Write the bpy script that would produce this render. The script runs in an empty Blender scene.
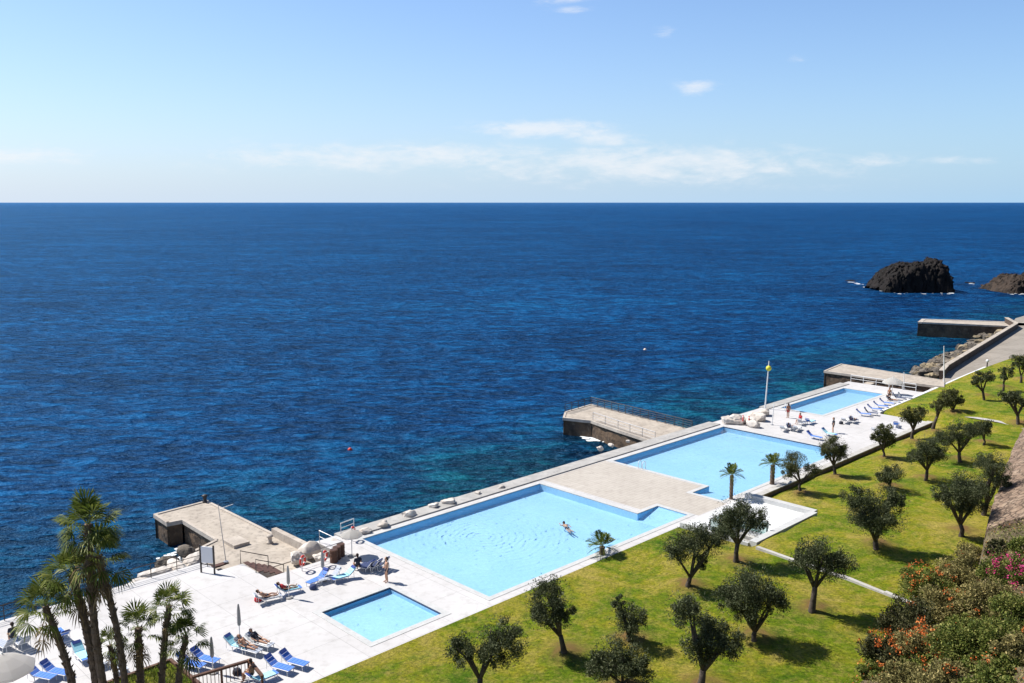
import bpy, bmesh, math, random
import numpy as np
from mathutils import Vector, Matrix, noise as mnoise

R = math.radians
rng = np.random.default_rng(11)
random.seed(11)
scene = bpy.context.scene
COL = scene.collection

# ------------------------------------------------------------------ camera model
FPX, CAMH = 900.0, 25.0
PITCH = math.atan(139.5 / FPX)
SEA = -3.0
TH = R(44.3)
CT, ST = math.cos(TH), math.sin(TH)


def ray(x, y):
    a = (x - 512) / FPX
    b = -(y - 341.5) / FPX
    return (a, math.cos(PITCH) + b * math.sin(PITCH), -math.sin(PITCH) + b * math.cos(PITCH))


def at(x, y, z=0.0):
    d = ray(x, y)
    t = (z - CAMH) / d[2]
    return Vector((d[0] * t, d[1] * t, z))


def at_depth(x, y, Y):
    d = ray(x, y)
    t = Y / d[1]
    return Vector((d[0] * t, Y, CAMH + d[2] * t))


def W(u, v, z=0.0):
    return Vector((u * CT - v * ST, u * ST + v * CT, z))


def UV(p):
    return (p[0] * CT + p[1] * ST, -p[0] * ST + p[1] * CT)


def sstep(a, b, x):
    t = min(1, max(0, (x - a) / (b - a)))
    return t * t * (3 - 2 * t)


def interp(x, xs, ys):
    return float(np.interp(x, xs, ys))


# ------------------------------------------------------------------ materials
def new_mat(name):
    m = bpy.data.materials.new(name)
    m.use_nodes = True
    nt = m.node_tree
    return m, nt, nt.nodes['Principled BSDF'], nt.nodes['Material Output']


def N(nt, kind, **kw):
    n = nt.nodes.new(kind)
    for k, v in kw.items():
        if k.startswith('i_'):
            key = k[2:].replace('_', ' ')
            n.inputs[key].default_value = v
        else:
            setattr(n, k, v)
    return n


def ramp(nt, src, stops):
    r = nt.nodes.new('ShaderNodeValToRGB')
    el = r.color_ramp.elements
    while len(el) > 1:
        el.remove(el[0])
    el[0].position = stops[0][0]
    c = stops[0][1]
    el[0].color = (*c, 1) if len(c) == 3 else c
    for p, c in stops[1:]:
        e = el.new(p)
        e.color = (*c, 1) if len(c) == 3 else c
    nt.links.new(src, r.inputs['Fac'])
    return r


def noise_node(nt, coord, scale, detail=5, rough=.55, dist=0.0):
    n = N(nt, 'ShaderNodeTexNoise')
    n.inputs['Scale'].default_value = scale
    n.inputs['Detail'].default_value = detail
    n.inputs['Roughness'].default_value = rough
    n.inputs['Distortion'].default_value = dist
    nt.links.new(coord, n.inputs['Vector'])
    return n


def mixc(nt, fac, a, b, mode='MIX'):
    m = nt.nodes.new('ShaderNodeMix')
    m.data_type = 'RGBA'
    m.blend_type = mode
    for val, idx in ((fac, 0), (a, 6), (b, 7)):
        if isinstance(val, (int, float)):
            m.inputs[idx].default_value = val
        elif isinstance(val, tuple):
            m.inputs[idx].default_value = (*val, 1)
        else:
            nt.links.new(val, m.inputs[idx])
    return m.outputs[2]


def pmat(name, c1, c2=None, scale=2.0, c3=None, scale3=12.0, rough=.8, bump=0.0, bscale=10.0, metallic=0.0, spec=.3, lo=.35, hi=.65, amt3=(.55, .75), obj_random=0.0):
    m, nt, bs, out = new_mat(name)
    tc = N(nt, 'ShaderNodeTexCoord').outputs['Object']
    col = None
    if c2 is not None:
        n = noise_node(nt, tc, scale)
        col = ramp(nt, n.outputs['Fac'], [(lo, c1), (hi, c2)]).outputs['Color']
    else:
        rgb = N(nt, 'ShaderNodeRGB')
        rgb.outputs[0].default_value = (*c1, 1)
        col = rgb.outputs[0]
    if c3 is not None:
        n3 = noise_node(nt, tc, scale3, 8, .65)
        f = ramp(nt, n3.outputs['Fac'], [(amt3[0], (0, 0, 0)), (amt3[1], (1, 1, 1))]).outputs['Color']
        col = mixc(nt, f, col, c3)
    if obj_random:
        oi = N(nt, 'ShaderNodeObjectInfo')
        mr = N(nt, 'ShaderNodeMapRange')
        mr.inputs['To Min'].default_value = 1 - obj_random
        mr.inputs['To Max'].default_value = 1 + obj_random
        nt.links.new(oi.outputs['Random'], mr.inputs['Value'])
        hs = N(nt, 'ShaderNodeHueSaturation')
        nt.links.new(mr.outputs[0], hs.inputs['Value'])
        nt.links.new(col, hs.inputs['Color'])
        col = hs.outputs[0]
    nt.links.new(col, bs.inputs['Base Color'])
    bs.inputs['Roughness'].default_value = rough
    bs.inputs['Metallic'].default_value = metallic
    bs.inputs['Specular IOR Level'].default_value = spec
    if bump:
        nb = noise_node(nt, tc, bscale, 8, .6)
        b = N(nt, 'ShaderNodeBump')
        b.inputs['Strength'].default_value = 1
        b.inputs['Distance'].default_value = bump
        nt.links.new(nb.outputs['Fac'], b.inputs['Height'])
        nt.links.new(b.outputs[0], bs.inputs['Normal'])
    return m


def leaf_mat(name, dark, mid, light, trans=.25, rough=.5, clump=1.2):
    m, nt, bs, out = new_mat(name)
    g = N(nt, 'ShaderNodeNewGeometry')
    tc = N(nt, 'ShaderNodeTexCoord').outputs['Object']
    n = noise_node(nt, tc, clump, 3)
    mm = N(nt, 'ShaderNodeMath', operation='MULTIPLY_ADD')
    nt.links.new(g.outputs['Random Per Island'], mm.inputs[0])
    mm.inputs[1].default_value = .6
    sub = N(nt, 'ShaderNodeMath', operation='SUBTRACT')
    nt.links.new(n.outputs['Fac'], sub.inputs[0])
    sub.inputs[1].default_value = .3
    nt.links.new(sub.outputs[0], mm.inputs[2])
    col = ramp(nt, mm.outputs[0], [(.1, dark), (.5, mid), (.9, light)]).outputs['Color']
    nt.links.new(col, bs.inputs['Base Color'])
    bs.inputs['Roughness'].default_value = rough
    bs.inputs['Specular IOR Level'].default_value = .16
    t = N(nt, 'ShaderNodeBsdfTranslucent')
    nt.links.new(col, t.inputs['Color'])
    mx = N(nt, 'ShaderNodeMixShader')
    mx.inputs[0].default_value = trans
    nt.links.new(bs.outputs[0], mx.inputs[1])
    nt.links.new(t.outputs[0], mx.inputs[2])
    nt.links.new(mx.outputs[0], out.inputs['Surface'])
    return m


M = {}
M['white_paint'] = pmat('white_paint', (0.702, 0.702, 0.693), rough=.45)
M['steel'] = pmat('steel', (.45, .45, .46), (.35, .35, .36), 6, rough=.4, metallic=.6)
M['dark_steel'] = pmat('dark_steel', (.035, .033, .032), (.06, .05, .045), 5, rough=.5)
M['deck_edge'] = pmat('deck_edge', (0.416, 0.4, 0.376), (0.32, 0.308, 0.288), .8, (0.2, 0.192, 0.176), 3, rough=.85, bump=.02, bscale=6)
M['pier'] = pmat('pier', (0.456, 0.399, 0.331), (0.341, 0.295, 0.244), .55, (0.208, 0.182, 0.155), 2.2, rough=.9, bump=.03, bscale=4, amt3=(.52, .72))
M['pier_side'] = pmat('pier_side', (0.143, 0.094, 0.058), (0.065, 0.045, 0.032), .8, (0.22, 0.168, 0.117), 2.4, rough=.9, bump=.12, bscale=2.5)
M['pier_cap'] = pmat('pier_cap', (0.499, 0.442, 0.374), (0.365, 0.317, 0.269), .9, (0.23, 0.192, 0.163), 3.5, rough=.9, bump=.015)
M['boulder'] = pmat('boulder', (0.602, 0.557, 0.502), (0.456, 0.401, 0.347), .9, (0.256, 0.218, 0.182), 3, rough=.9, bump=.05, bscale=3, obj_random=.12)
M['armour'] = pmat('armour', (0.165, 0.139, 0.109), (0.066, 0.056, 0.046), .5, (0.023, 0.021, 0.02), 2, rough=.9, bump=.08, bscale=2, obj_random=.45)
M['basalt'] = pmat('basalt', (0.006, 0.005, 0.004), (0.014, 0.01, 0.009), .35, (0.033, 0.023, 0.016), 1.3, rough=.9, bump=.35, bscale=1.2, amt3=(.6, .78))
M['basalt_pale'] = pmat('basalt_pale', (0.016, 0.011, 0.008), (0.055, 0.038, 0.027), .16, (0.006, 0.005, 0.004), .9, rough=.9, bump=.35, bscale=1.2, amt3=(.5, .7))
M['bark'] = pmat('bark', (.055, .042, .033), (.10, .08, .064), 4, (.025, .02, .016), 14, rough=.95, bump=.03, bscale=14)
M['palm_bark'] = pmat('palm_bark', (.10, .07, .05), (.17, .125, .09), 5, (.05, .035, .025), 16, rough=.95, bump=.03, bscale=18)
M['olive_leaf'] = leaf_mat('olive_leaf', (.018, .027, .009), (.058, .073, .028), (.175, .185, .098), .14, .6)
M['olive_leaf_warm'] = leaf_mat('olive_leaf_warm', (.03, .036, .011), (.075, .082, .026), (.15, .15, .065), .16, .6)
M['palm_leaf'] = leaf_mat('palm_leaf', (.03, .052, .008), (.10, .135, .022), (.27, .28, .07), .35, .5, .9)
M['palm_dead'] = leaf_mat('palm_dead', (.10, .065, .03), (.24, .165, .08), (.38, .28, .15), .2, .8)
M['shrub_green'] = leaf_mat('shrub_green', (.026, .046, .008), (.115, .145, .024), (.36, .34, .10), .22, .6)
M['shrub_dry'] = leaf_mat('shrub_dry', (.055, .05, .016), (.20, .18, .06), (.50, .40, .17), .2, .7)
M['shrub_dark'] = leaf_mat('shrub_dark', (.03, .036, .012), (.065, .068, .026), (.14, .125, .055), .18, .6)
M['orange_flower'] = leaf_mat('orange_flower', (.42, .085, .018), (.62, .15, .035), (.78, .30, .08), .25, .6)
M['pink_flower'] = leaf_mat('pink_flower', (.42, .015, .11), (.62, .035, .19), (.75, .12, .33), .25, .6)
M['twig'] = pmat('twig', (.30, .23, .16), (.16, .12, .085), 6, rough=.9)
M['lounger_blue'] = pmat('lounger_blue', (.085, .20, .62), (.10, .24, .70), 8, rough=.8)
M['lounger_dark_blue'] = pmat('lounger_dark_blue', (.03, .06, .24), rough=.8)
M['lounger_navy'] = pmat('lounger_navy', (.035, .05, .12), (.05, .07, .16), 8, rough=.8)
M['lounger_grey'] = pmat('lounger_grey', (.34, .38, .46), (.45, .48, .53), 8, rough=.8)
M['towel_aqua'] = pmat('towel_aqua', (.32, .66, .76), (.42, .75, .82), 5, rough=.95)
M['towel_white'] = pmat('towel_white', (.74, .74, .73), (.66, .67, .68), 5, rough=.95)
M['skin'] = pmat('skin', (.50, .29, .19), (.44, .24, .15), 6, rough=.55)
M['skin_tan'] = pmat('skin_tan', (.33, .165, .09), (.28, .13, .07), 6, rough=.5)
M['hair'] = pmat('hair', (.03, .018, .012), rough=.6)
M['cloth_dark'] = pmat('cloth_dark', (.025, .027, .04), rough=.8)
M['cloth_red'] = pmat('cloth_red', (.45, .035, .04), rough=.8)
M['red_plastic'] = pmat('red_plastic', (.62, .055, .03), (.55, .045, .03), 5, rough=.4)
M['canvas'] = pmat('canvas', (0.629, 0.612, 0.578), (0.561, 0.544, 0.51), 2, rough=.9)
M['canvas_grey'] = pmat('canvas_grey', (.40, .39, .37), (.30, .29, .28), 4, rough=.9)
_m = M['canvas']
_nt = _m.node_tree
_bs = _nt.nodes['Principled BSDF']
_t = N(_nt, 'ShaderNodeBsdfTranslucent')
_t.inputs['Color'].default_value = (.85, .83, .80, 1)
_x = N(_nt, 'ShaderNodeMixShader')
_x.inputs[0].default_value = .72
_nt.links.new(_bs.outputs[0], _x.inputs[1])
_nt.links.new(_t.outputs[0], _x.inputs[2])
_nt.links.new(_x.outputs[0], _nt.nodes['Material Output'].inputs['Surface'])
M['wood'] = pmat('wood', (.13, .065, .04), (.075, .038, .025), 3, rough=.7, bump=.01, bscale=20)
M['tread'] = pmat('tread', (.10, .05, .04), (.06, .035, .03), 4, rough=.85)
M['yellow'] = pmat('yellow', (.65, .60, .05), rough=.4)
M['buoy_white'] = pmat('buoy_white', (.75, .6, .5), rough=.5)
M['kerb'] = pmat('kerb', (0.468, 0.452, 0.421), (0.367, 0.351, 0.32), 1.4, (0.234, 0.218, 0.187), 5, rough=.9, bump=.01)
M['brown_wall'] = pmat('brown_wall', (0.255, 0.18, 0.128), (0.15, 0.108, 0.075), 1.5, (0.36, 0.27, 0.195), 5, rough=.9, bump=.03, bscale=6)
M['foam'] = pmat('foam', (.82, .85, .86), (.72, .77, .8), 3, rough=.9)
M['dark_wall'] = pmat('dark_wall', (.09, .062, .045), (.05, .036, .028), 1.2, (.14, .11, .085), 4, rough=.9, bump=.03, bscale=5)
M['armour_ochre'] = pmat('armour_ochre', (.30, .24, .15), (.16, .125, .08), .8, (.05, .04, .03), 2.5, rough=.9, bump=.08, bscale=2, obj_random=.35)
M['soil'] = pmat('soil', (0.084, 0.063, 0.038), (0.133, 0.105, 0.059), .8, (0.049, 0.052, 0.021), 2.5, rough=.95, bump=.12, bscale=3)
M['screen'] = pmat('screen', (.70, .71, .72), rough=.6)


def stone_wall_mat():
    m, nt, bs, out = new_mat('rubble_stone')
    tc = N(nt, 'ShaderNodeTexCoord').outputs['Object']
    nd = noise_node(nt, tc, 1.4, 4)
    vo = N(nt, 'ShaderNodeTexVoronoi', feature='DISTANCE_TO_EDGE')
    vo.inputs['Scale'].default_value = 2.6
    nt.links.new(mixc(nt, .35, tc, nd.outputs['Color']), vo.inputs['Vector'])
    n = noise_node(nt, tc, .7, 7, .65)
    col = ramp(nt, n.outputs['Fac'], [(.3, (.12, .078, .052)), (.5, (.25, .17, .115)), (.7, (.37, .275, .195))]).outputs['Color']
    e = ramp(nt, vo.outputs['Distance'], [(.0, (.28, .26, .25)), (.09, (1, 1, 1))]).outputs['Color']
    col = mixc(nt, .95, col, e, 'MULTIPLY')
    nf = noise_node(nt, tc, 9, 6, .7)
    f = ramp(nt, nf.outputs['Fac'], [(.55, (0, 0, 0)), (.7, (1, 1, 1))]).outputs['Color']
    col = mixc(nt, f, col, (.16, .12, .09))
    nt.links.new(col, bs.inputs['Base Color'])
    bs.inputs['Roughness'].default_value = .95
    b = N(nt, 'ShaderNodeBump')
    b.inputs['Distance'].default_value = .12
    ad = N(nt, 'ShaderNodeMath', operation='ADD')
    nt.links.new(e, ad.inputs[0])
    nt.links.new(nf.outputs['Fac'], ad.inputs[1])
    nt.links.new(ad.outputs[0], b.inputs['Height'])
    nt.links.new(b.outputs[0], bs.inputs['Normal'])
    return m


M['stone'] = stone_wall_mat()


def slab_mat(name, c1, c2, joint, su, sv, stain, jw=.012, rough=.8, streak=False):
    """cast concrete or tile in a grid of joints aligned with the pools"""
    m, nt, bs, out = new_mat(name)
    tc = N(nt, 'ShaderNodeTexCoord').outputs['Object']
    mp = N(nt, 'ShaderNodeMapping')
    mp.inputs['Rotation'].default_value = (0, 0, -TH)
    nt.links.new(tc, mp.inputs['Vector'])
    n1 = noise_node(nt, tc, .16, 7, .62)
    col = ramp(nt, n1.outputs['Fac'], [(.32, c1), (.68, c2)]).outputs['Color']
    n2 = noise_node(nt, tc, 1.3, 7, .7)
    f = ramp(nt, n2.outputs['Fac'], [(.50, (0, 0, 0)), (.78, (1, 1, 1))]).outputs['Color']
    col = mixc(nt, f, col, stain)
    br = N(nt, 'ShaderNodeTexBrick')
    br.offset = 0.5 if streak else 0.0
    br.inputs['Scale'].default_value = 1.0
    br.inputs['Mortar Size'].default_value = jw
    br.inputs['Brick Width'].default_value = su
    br.inputs['Row Height'].default_value = sv
    br.inputs['Color1'].default_value = (1, 1, 1, 1)
    br.inputs['Color2'].default_value = (.955, .95, .945, 1)
    br.inputs['Mortar'].default_value = (*joint, 1)
    nt.links.new(mp.outputs[0], br.inputs['Vector'])
    col = mixc(nt, 1.0, col, br.outputs['Color'], 'MULTIPLY')
    nt.links.new(col, bs.inputs['Base Color'])
    bs.inputs['Roughness'].default_value = rough
    bs.inputs['Specular IOR Level'].default_value = .2
    b = N(nt, 'ShaderNodeBump')
    b.inputs['Distance'].default_value = .006
    nb = noise_node(nt, tc, 14, 6)
    nt.links.new(nb.outputs['Fac'], b.inputs['Height'])
    nt.links.new(b.outputs[0], bs.inputs['Normal'])
    return m


M['deck'] = slab_mat('pale_concrete', (0.551, 0.539, 0.531), (0.477, 0.464, 0.455), (0.602, 0.602, 0.602), 3.0, 3.0, (0.401, 0.384, 0.368))
M['plaza'] = slab_mat('beige_paving', (0.48, 0.442, 0.389), (0.413, 0.374, 0.326), (0.749, 0.73, 0.71), 1.2, .4, (0.346, 0.307, 0.269), .02, streak=True)
M['promenade'] = slab_mat('promenade_concrete', (0.331, 0.294, 0.248), (0.248, 0.221, 0.184), (0.57, 0.552, 0.534), 6.0, 4.0, (0.175, 0.156, 0.133), .03)
M['coping'] = pmat('coping', (0.505, 0.505, 0.492), (0.438, 0.438, 0.426), 1.5, (0.354, 0.346, 0.328), 6, rough=.7)


def tile_mat():
    m, nt, bs, out = new_mat('pool_tile')
    tc = N(nt, 'ShaderNodeTexCoord').outputs['Object']
    n = noise_node(nt, tc, .22, 3)
    col = ramp(nt, n.outputs['Fac'], [(.35, (.34, .53, .69)), (.65, (.38, .57, .73))]).outputs['Color']
    # fine mosaic variation in the tile tone
    n2 = noise_node(nt, tc, 5, 2)
    f = ramp(nt, n2.outputs['Fac'], [(.3, (.93, .93, .93)), (.7, (1.05, 1.05, 1.05))]).outputs['Color']
    col = mixc(nt, 1, col, f, 'MULTIPLY')
    nt.links.new(col, bs.inputs['Base Color'])
    bs.inputs['Roughness'].default_value = .5
    return m


M['pool_tile'] = tile_mat()
M['navy_tile_and_shade'] = pmat('navy_tile_and_shade', (.01, .03, .09), (.02, .05, .13), 6, rough=.35)  # navy tile of the small pool, also painted shade at middle pool's far end
M['shade_blue_tile'] = pmat('shade_blue_tile', (.15, .44, .70), (.18, .48, .74), 3, rough=.35)  # deeper blue, with the shade of the sea-side walls put into the colour


def pool_water_mat(name, ring=None):
    m, nt, bs, out = new_mat(name)
    nt.nodes.remove(bs)
    tc = N(nt, 'ShaderNodeTexCoord').outputs['Object']
    tr = N(nt, 'ShaderNodeBsdfTransparent')
    tr.inputs['Color'].default_value = (.86, .955, 1.0, 1)
    gl = N(nt, 'ShaderNodeBsdfGlossy')
    gl.inputs['Roughness'].default_value = .04
    n1 = noise_node(nt, tc, 1.5, 3, .5, .6)
    h = n1.outputs['Fac']
    b = N(nt, 'ShaderNodeBump')
    b.inputs['Strength'].default_value = 1
    b.inputs['Distance'].default_value = .07
    if ring:
        sub = N(nt, 'ShaderNodeVectorMath', operation='SUBTRACT')
        sub.inputs[1].default_value = ring
        nd = noise_node(nt, tc, .5, 2)
        sc = N(nt, 'ShaderNodeVectorMath', operation='MULTIPLY_ADD')
        sc.inputs[1].default_value = (.8, .8, 0)
        nt.links.new(nd.outputs['Color'], sc.inputs[0])
        nt.links.new(tc, sc.inputs[2])
        nt.links.new(sc.outputs[0], sub.inputs[0])
        ln = N(nt, 'ShaderNodeVectorMath', operation='LENGTH')
        nt.links.new(sub.outputs[0], ln.inputs[0])
        mu = N(nt, 'ShaderNodeMath', operation='MULTIPLY')
        mu.inputs[1].default_value = 2 * math.pi / .50
        nt.links.new(ln.outputs['Value'], mu.inputs[0])
        sn = N(nt, 'ShaderNodeMath', operation='SINE')
        nt.links.new(mu.outputs[0], sn.inputs[0])
        mr = N(nt, 'ShaderNodeMapRange')
        mr.inputs['From Min'].default_value = 1.0
        mr.inputs['From Max'].default_value = 10.0
        mr.inputs['To Min'].default_value = .14
        mr.inputs['To Max'].default_value = 0
        nt.links.new(ln.outputs['Value'], mr.inputs['Value'])
        m2 = N(nt, 'ShaderNodeMath', operation='MULTIPLY')
        nt.links.new(sn.outputs[0], m2.inputs[0])
        nt.links.new(mr.outputs[0], m2.inputs[1])
        ad = N(nt, 'ShaderNodeMath', operation='ADD')
        nt.links.new(m2.outputs[0], ad.inputs[0])
        nt.links.new(h, ad.inputs[1])
        h = ad.outputs[0]
    nt.links.new(h, b.inputs['Height'])
    nt.links.new(b.outputs[0], gl.inputs['Normal'])
    fr = N(nt, 'ShaderNodeFresnel')
    fr.inputs['IOR'].default_value = 1.33
    nt.links.new(b.outputs[0], fr.inputs['Normal'])
    mx = N(nt, 'ShaderNodeMixShader')
    nt.links.new(fr.outputs[0], mx.inputs[0])
    nt.links.new(tr.outputs[0], mx.inputs[1])
    nt.links.new(gl.outputs[0], mx.inputs[2])
    nt.links.new(mx.outputs[0], out.inputs['Surface'])
    return m


def grass_mat():
    m, nt, bs, out = new_mat('grass')
    tc = N(nt, 'ShaderNodeTexCoord').outputs['Object']
    n1 = noise_node(nt, tc, .20, 6, .68, .6)
    c = ramp(nt, n1.outputs['Fac'], [(.36, (.075, .150, .004)), (.47, (.165, .222, .008)), (.54, (.270, .262, .016)), (.66, (.40, .32, .075))]).outputs['Color']
    n2 = noise_node(nt, tc, 1.4, 8, .8)
    f = ramp(nt, n2.outputs['Fac'], [(.47, (0, 0, 0)), (.66, (.85, .85, .85))]).outputs['Color']
    c = mixc(nt, f, c, (.38, .31, .075))
    n4 = noise_node(nt, tc, .42, 7, .75)
    f4 = ramp(nt, n4.outputs['Fac'], [(.52, (0, 0, 0)), (.66, (.7, .7, .7))]).outputs['Color']
    c = mixc(nt, f4, c, (.06, .14, .004))
    n3 = noise_node(nt, tc, 5, 10, .85)
    f3 = ramp(nt, n3.outputs['Fac'], [(.38, (.38, .42, .4)), (.62, (1.5, 1.45, 1.4))]).outputs['Color']
    c = mixc(nt, 1, c, f3, 'MULTIPLY')
    at_ = N(nt, 'ShaderNodeAttribute', attribute_name='bare')
    c = mixc(nt, at_.outputs['Fac'], c, (.22, .135, .05))
    nt.links.new(c, bs.inputs['Base Color'])
    bs.inputs['Roughness'].default_value = .9
    bs.inputs['Specular IOR Level'].default_value = .1
    b = N(nt, 'ShaderNodeBump')
    b.inputs['Distance'].default_value = .22
    nt.links.new(n3.outputs['Fac'], b.inputs['Height'])
    nt.links.new(b.outputs[0], bs.inputs['Normal'])
    return m


M['grass'] = grass_mat()


def sea_mat():
    m, nt, bs, out = new_mat('sea_water')
    nt.nodes.remove(bs)
    tc = N(nt, 'ShaderNodeTexCoord').outputs['Object']
    dot = N(nt, 'ShaderNodeVectorMath', operation='DOT_PRODUCT')
    dot.inputs[1].default_value = (-ST, CT, 0)
    nt.links.new(tc, dot.inputs[0])
    nb = noise_node(nt, tc, .06, 4, .6)
    mm = N(nt, 'ShaderNodeMath', operation='MULTIPLY_ADD')
    nt.links.new(nb.outputs['Fac'], mm.inputs[0])
    mm.inputs[1].default_value = 34
    nt.links.new(dot.outputs['Value'], mm.inputs[2])
    mr = N(nt, 'ShaderNodeMapRange')
    mr.inputs['From Min'].default_value = 72
    mr.inputs['From Max'].default_value = 108
    nt.links.new(mm.outputs[0], mr.inputs['Value'])
    big = noise_node(nt, tc, .006, 5, .6)
    deep = ramp(nt, big.outputs['Fac'], [(.35, (.0004, .031, .116)), (.65, (.0008, .048, .164))]).outputs['Color']
    shal = ramp(nt, nb.outputs['Fac'], [(.40, (.0008, .046, .064)), (.6, (.0004, .022, .050))]).outputs['Color']
    c = mixc(nt, mr.outputs[0], shal, deep)
    mp = N(nt, 'ShaderNodeMapping')
    mp.inputs['Rotation'].default_value = (0, 0, R(5))
    mp.inputs['Scale'].default_value = (.46, 1.0, 1.0)
    nt.links.new(tc, mp.inputs['Vector'])
    tot = None
    for sc, det, amp, dist in ((.06, 2, .7, .3), (.42, 3, 1.8, .4), (1.1, 4, 1.7, .2)):
        nn = noise_node(nt, mp.outputs[0], sc, det, .62, dist)
        mu = N(nt, 'ShaderNodeMath', operation='MULTIPLY_ADD')
        mu.inputs[1].default_value = amp
        nt.links.new(nn.outputs['Fac'], mu.inputs[0])
        if tot is None:
            mu.inputs[2].default_value = 0
        else:
            nt.links.new(tot, mu.inputs[2])
        tot = mu.outputs[0]
    b = N(nt, 'ShaderNodeBump')
    b.inputs['Strength'].default_value = 1.0
    b.inputs['Distance'].default_value = 1.0
    nt.links.new(tot, b.inputs['Height'])
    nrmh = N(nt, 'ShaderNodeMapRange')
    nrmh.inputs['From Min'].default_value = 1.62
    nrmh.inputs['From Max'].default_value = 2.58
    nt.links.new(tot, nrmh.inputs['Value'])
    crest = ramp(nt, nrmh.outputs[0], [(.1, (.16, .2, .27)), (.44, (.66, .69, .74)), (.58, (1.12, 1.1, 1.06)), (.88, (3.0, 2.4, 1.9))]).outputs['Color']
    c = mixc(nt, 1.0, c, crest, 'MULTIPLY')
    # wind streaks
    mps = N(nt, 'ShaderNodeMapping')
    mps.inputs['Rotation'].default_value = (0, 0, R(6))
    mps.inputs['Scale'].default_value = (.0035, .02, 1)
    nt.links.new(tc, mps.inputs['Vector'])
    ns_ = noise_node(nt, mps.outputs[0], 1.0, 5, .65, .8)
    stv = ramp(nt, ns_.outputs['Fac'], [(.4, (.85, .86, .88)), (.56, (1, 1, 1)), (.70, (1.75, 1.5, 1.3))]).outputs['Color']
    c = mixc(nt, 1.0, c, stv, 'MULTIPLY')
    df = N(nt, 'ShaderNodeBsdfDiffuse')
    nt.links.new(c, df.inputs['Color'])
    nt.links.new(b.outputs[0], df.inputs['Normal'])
    gl = N(nt, 'ShaderNodeBsdfGlossy')
    gl.inputs['Roughness'].default_value = .30
    gl.inputs['Color'].default_value = (.36, .70, 1, 1)
    nt.links.new(b.outputs[0], gl.inputs['Normal'])
    fr = N(nt, 'ShaderNodeFresnel')
    fr.inputs['IOR'].default_value = 1.33
    nt.links.new(b.outputs[0], fr.inputs['Normal'])
    # a choppy surface never mirrors fully at grazing angles
    fm = N(nt, 'ShaderNodeMapRange')
    fm.inputs['From Min'].default_value = .02
    fm.inputs['From Max'].default_value = .75
    fm.inputs['To Min'].default_value = .012
    fm.inputs['To Max'].default_value = .36
    nt.links.new(fr.outputs[0], fm.inputs['Value'])
    mx = N(nt, 'ShaderNodeMixShader')
    nt.links.new(fm.outputs[0], mx.inputs[0])
    nt.links.new(df.outputs[0], mx.inputs[1])
    nt.links.new(gl.outputs[0], mx.inputs[2])
    nt.links.new(mx.outputs[0], out.inputs['Surface'])
    return m


M['sea'] = sea_mat()


def glass_mat():
    m, nt, bs, out = new_mat('pane_glass')
    bs.inputs['Base Color'].default_value = (.45, .72, .66, 1)
    bs.inputs['Roughness'].default_value = .08
    bs.inputs['Alpha'].default_value = .45
    return m


M['glass'] = glass_mat()

# ------------------------------------------------------------------ mesh builder


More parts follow.
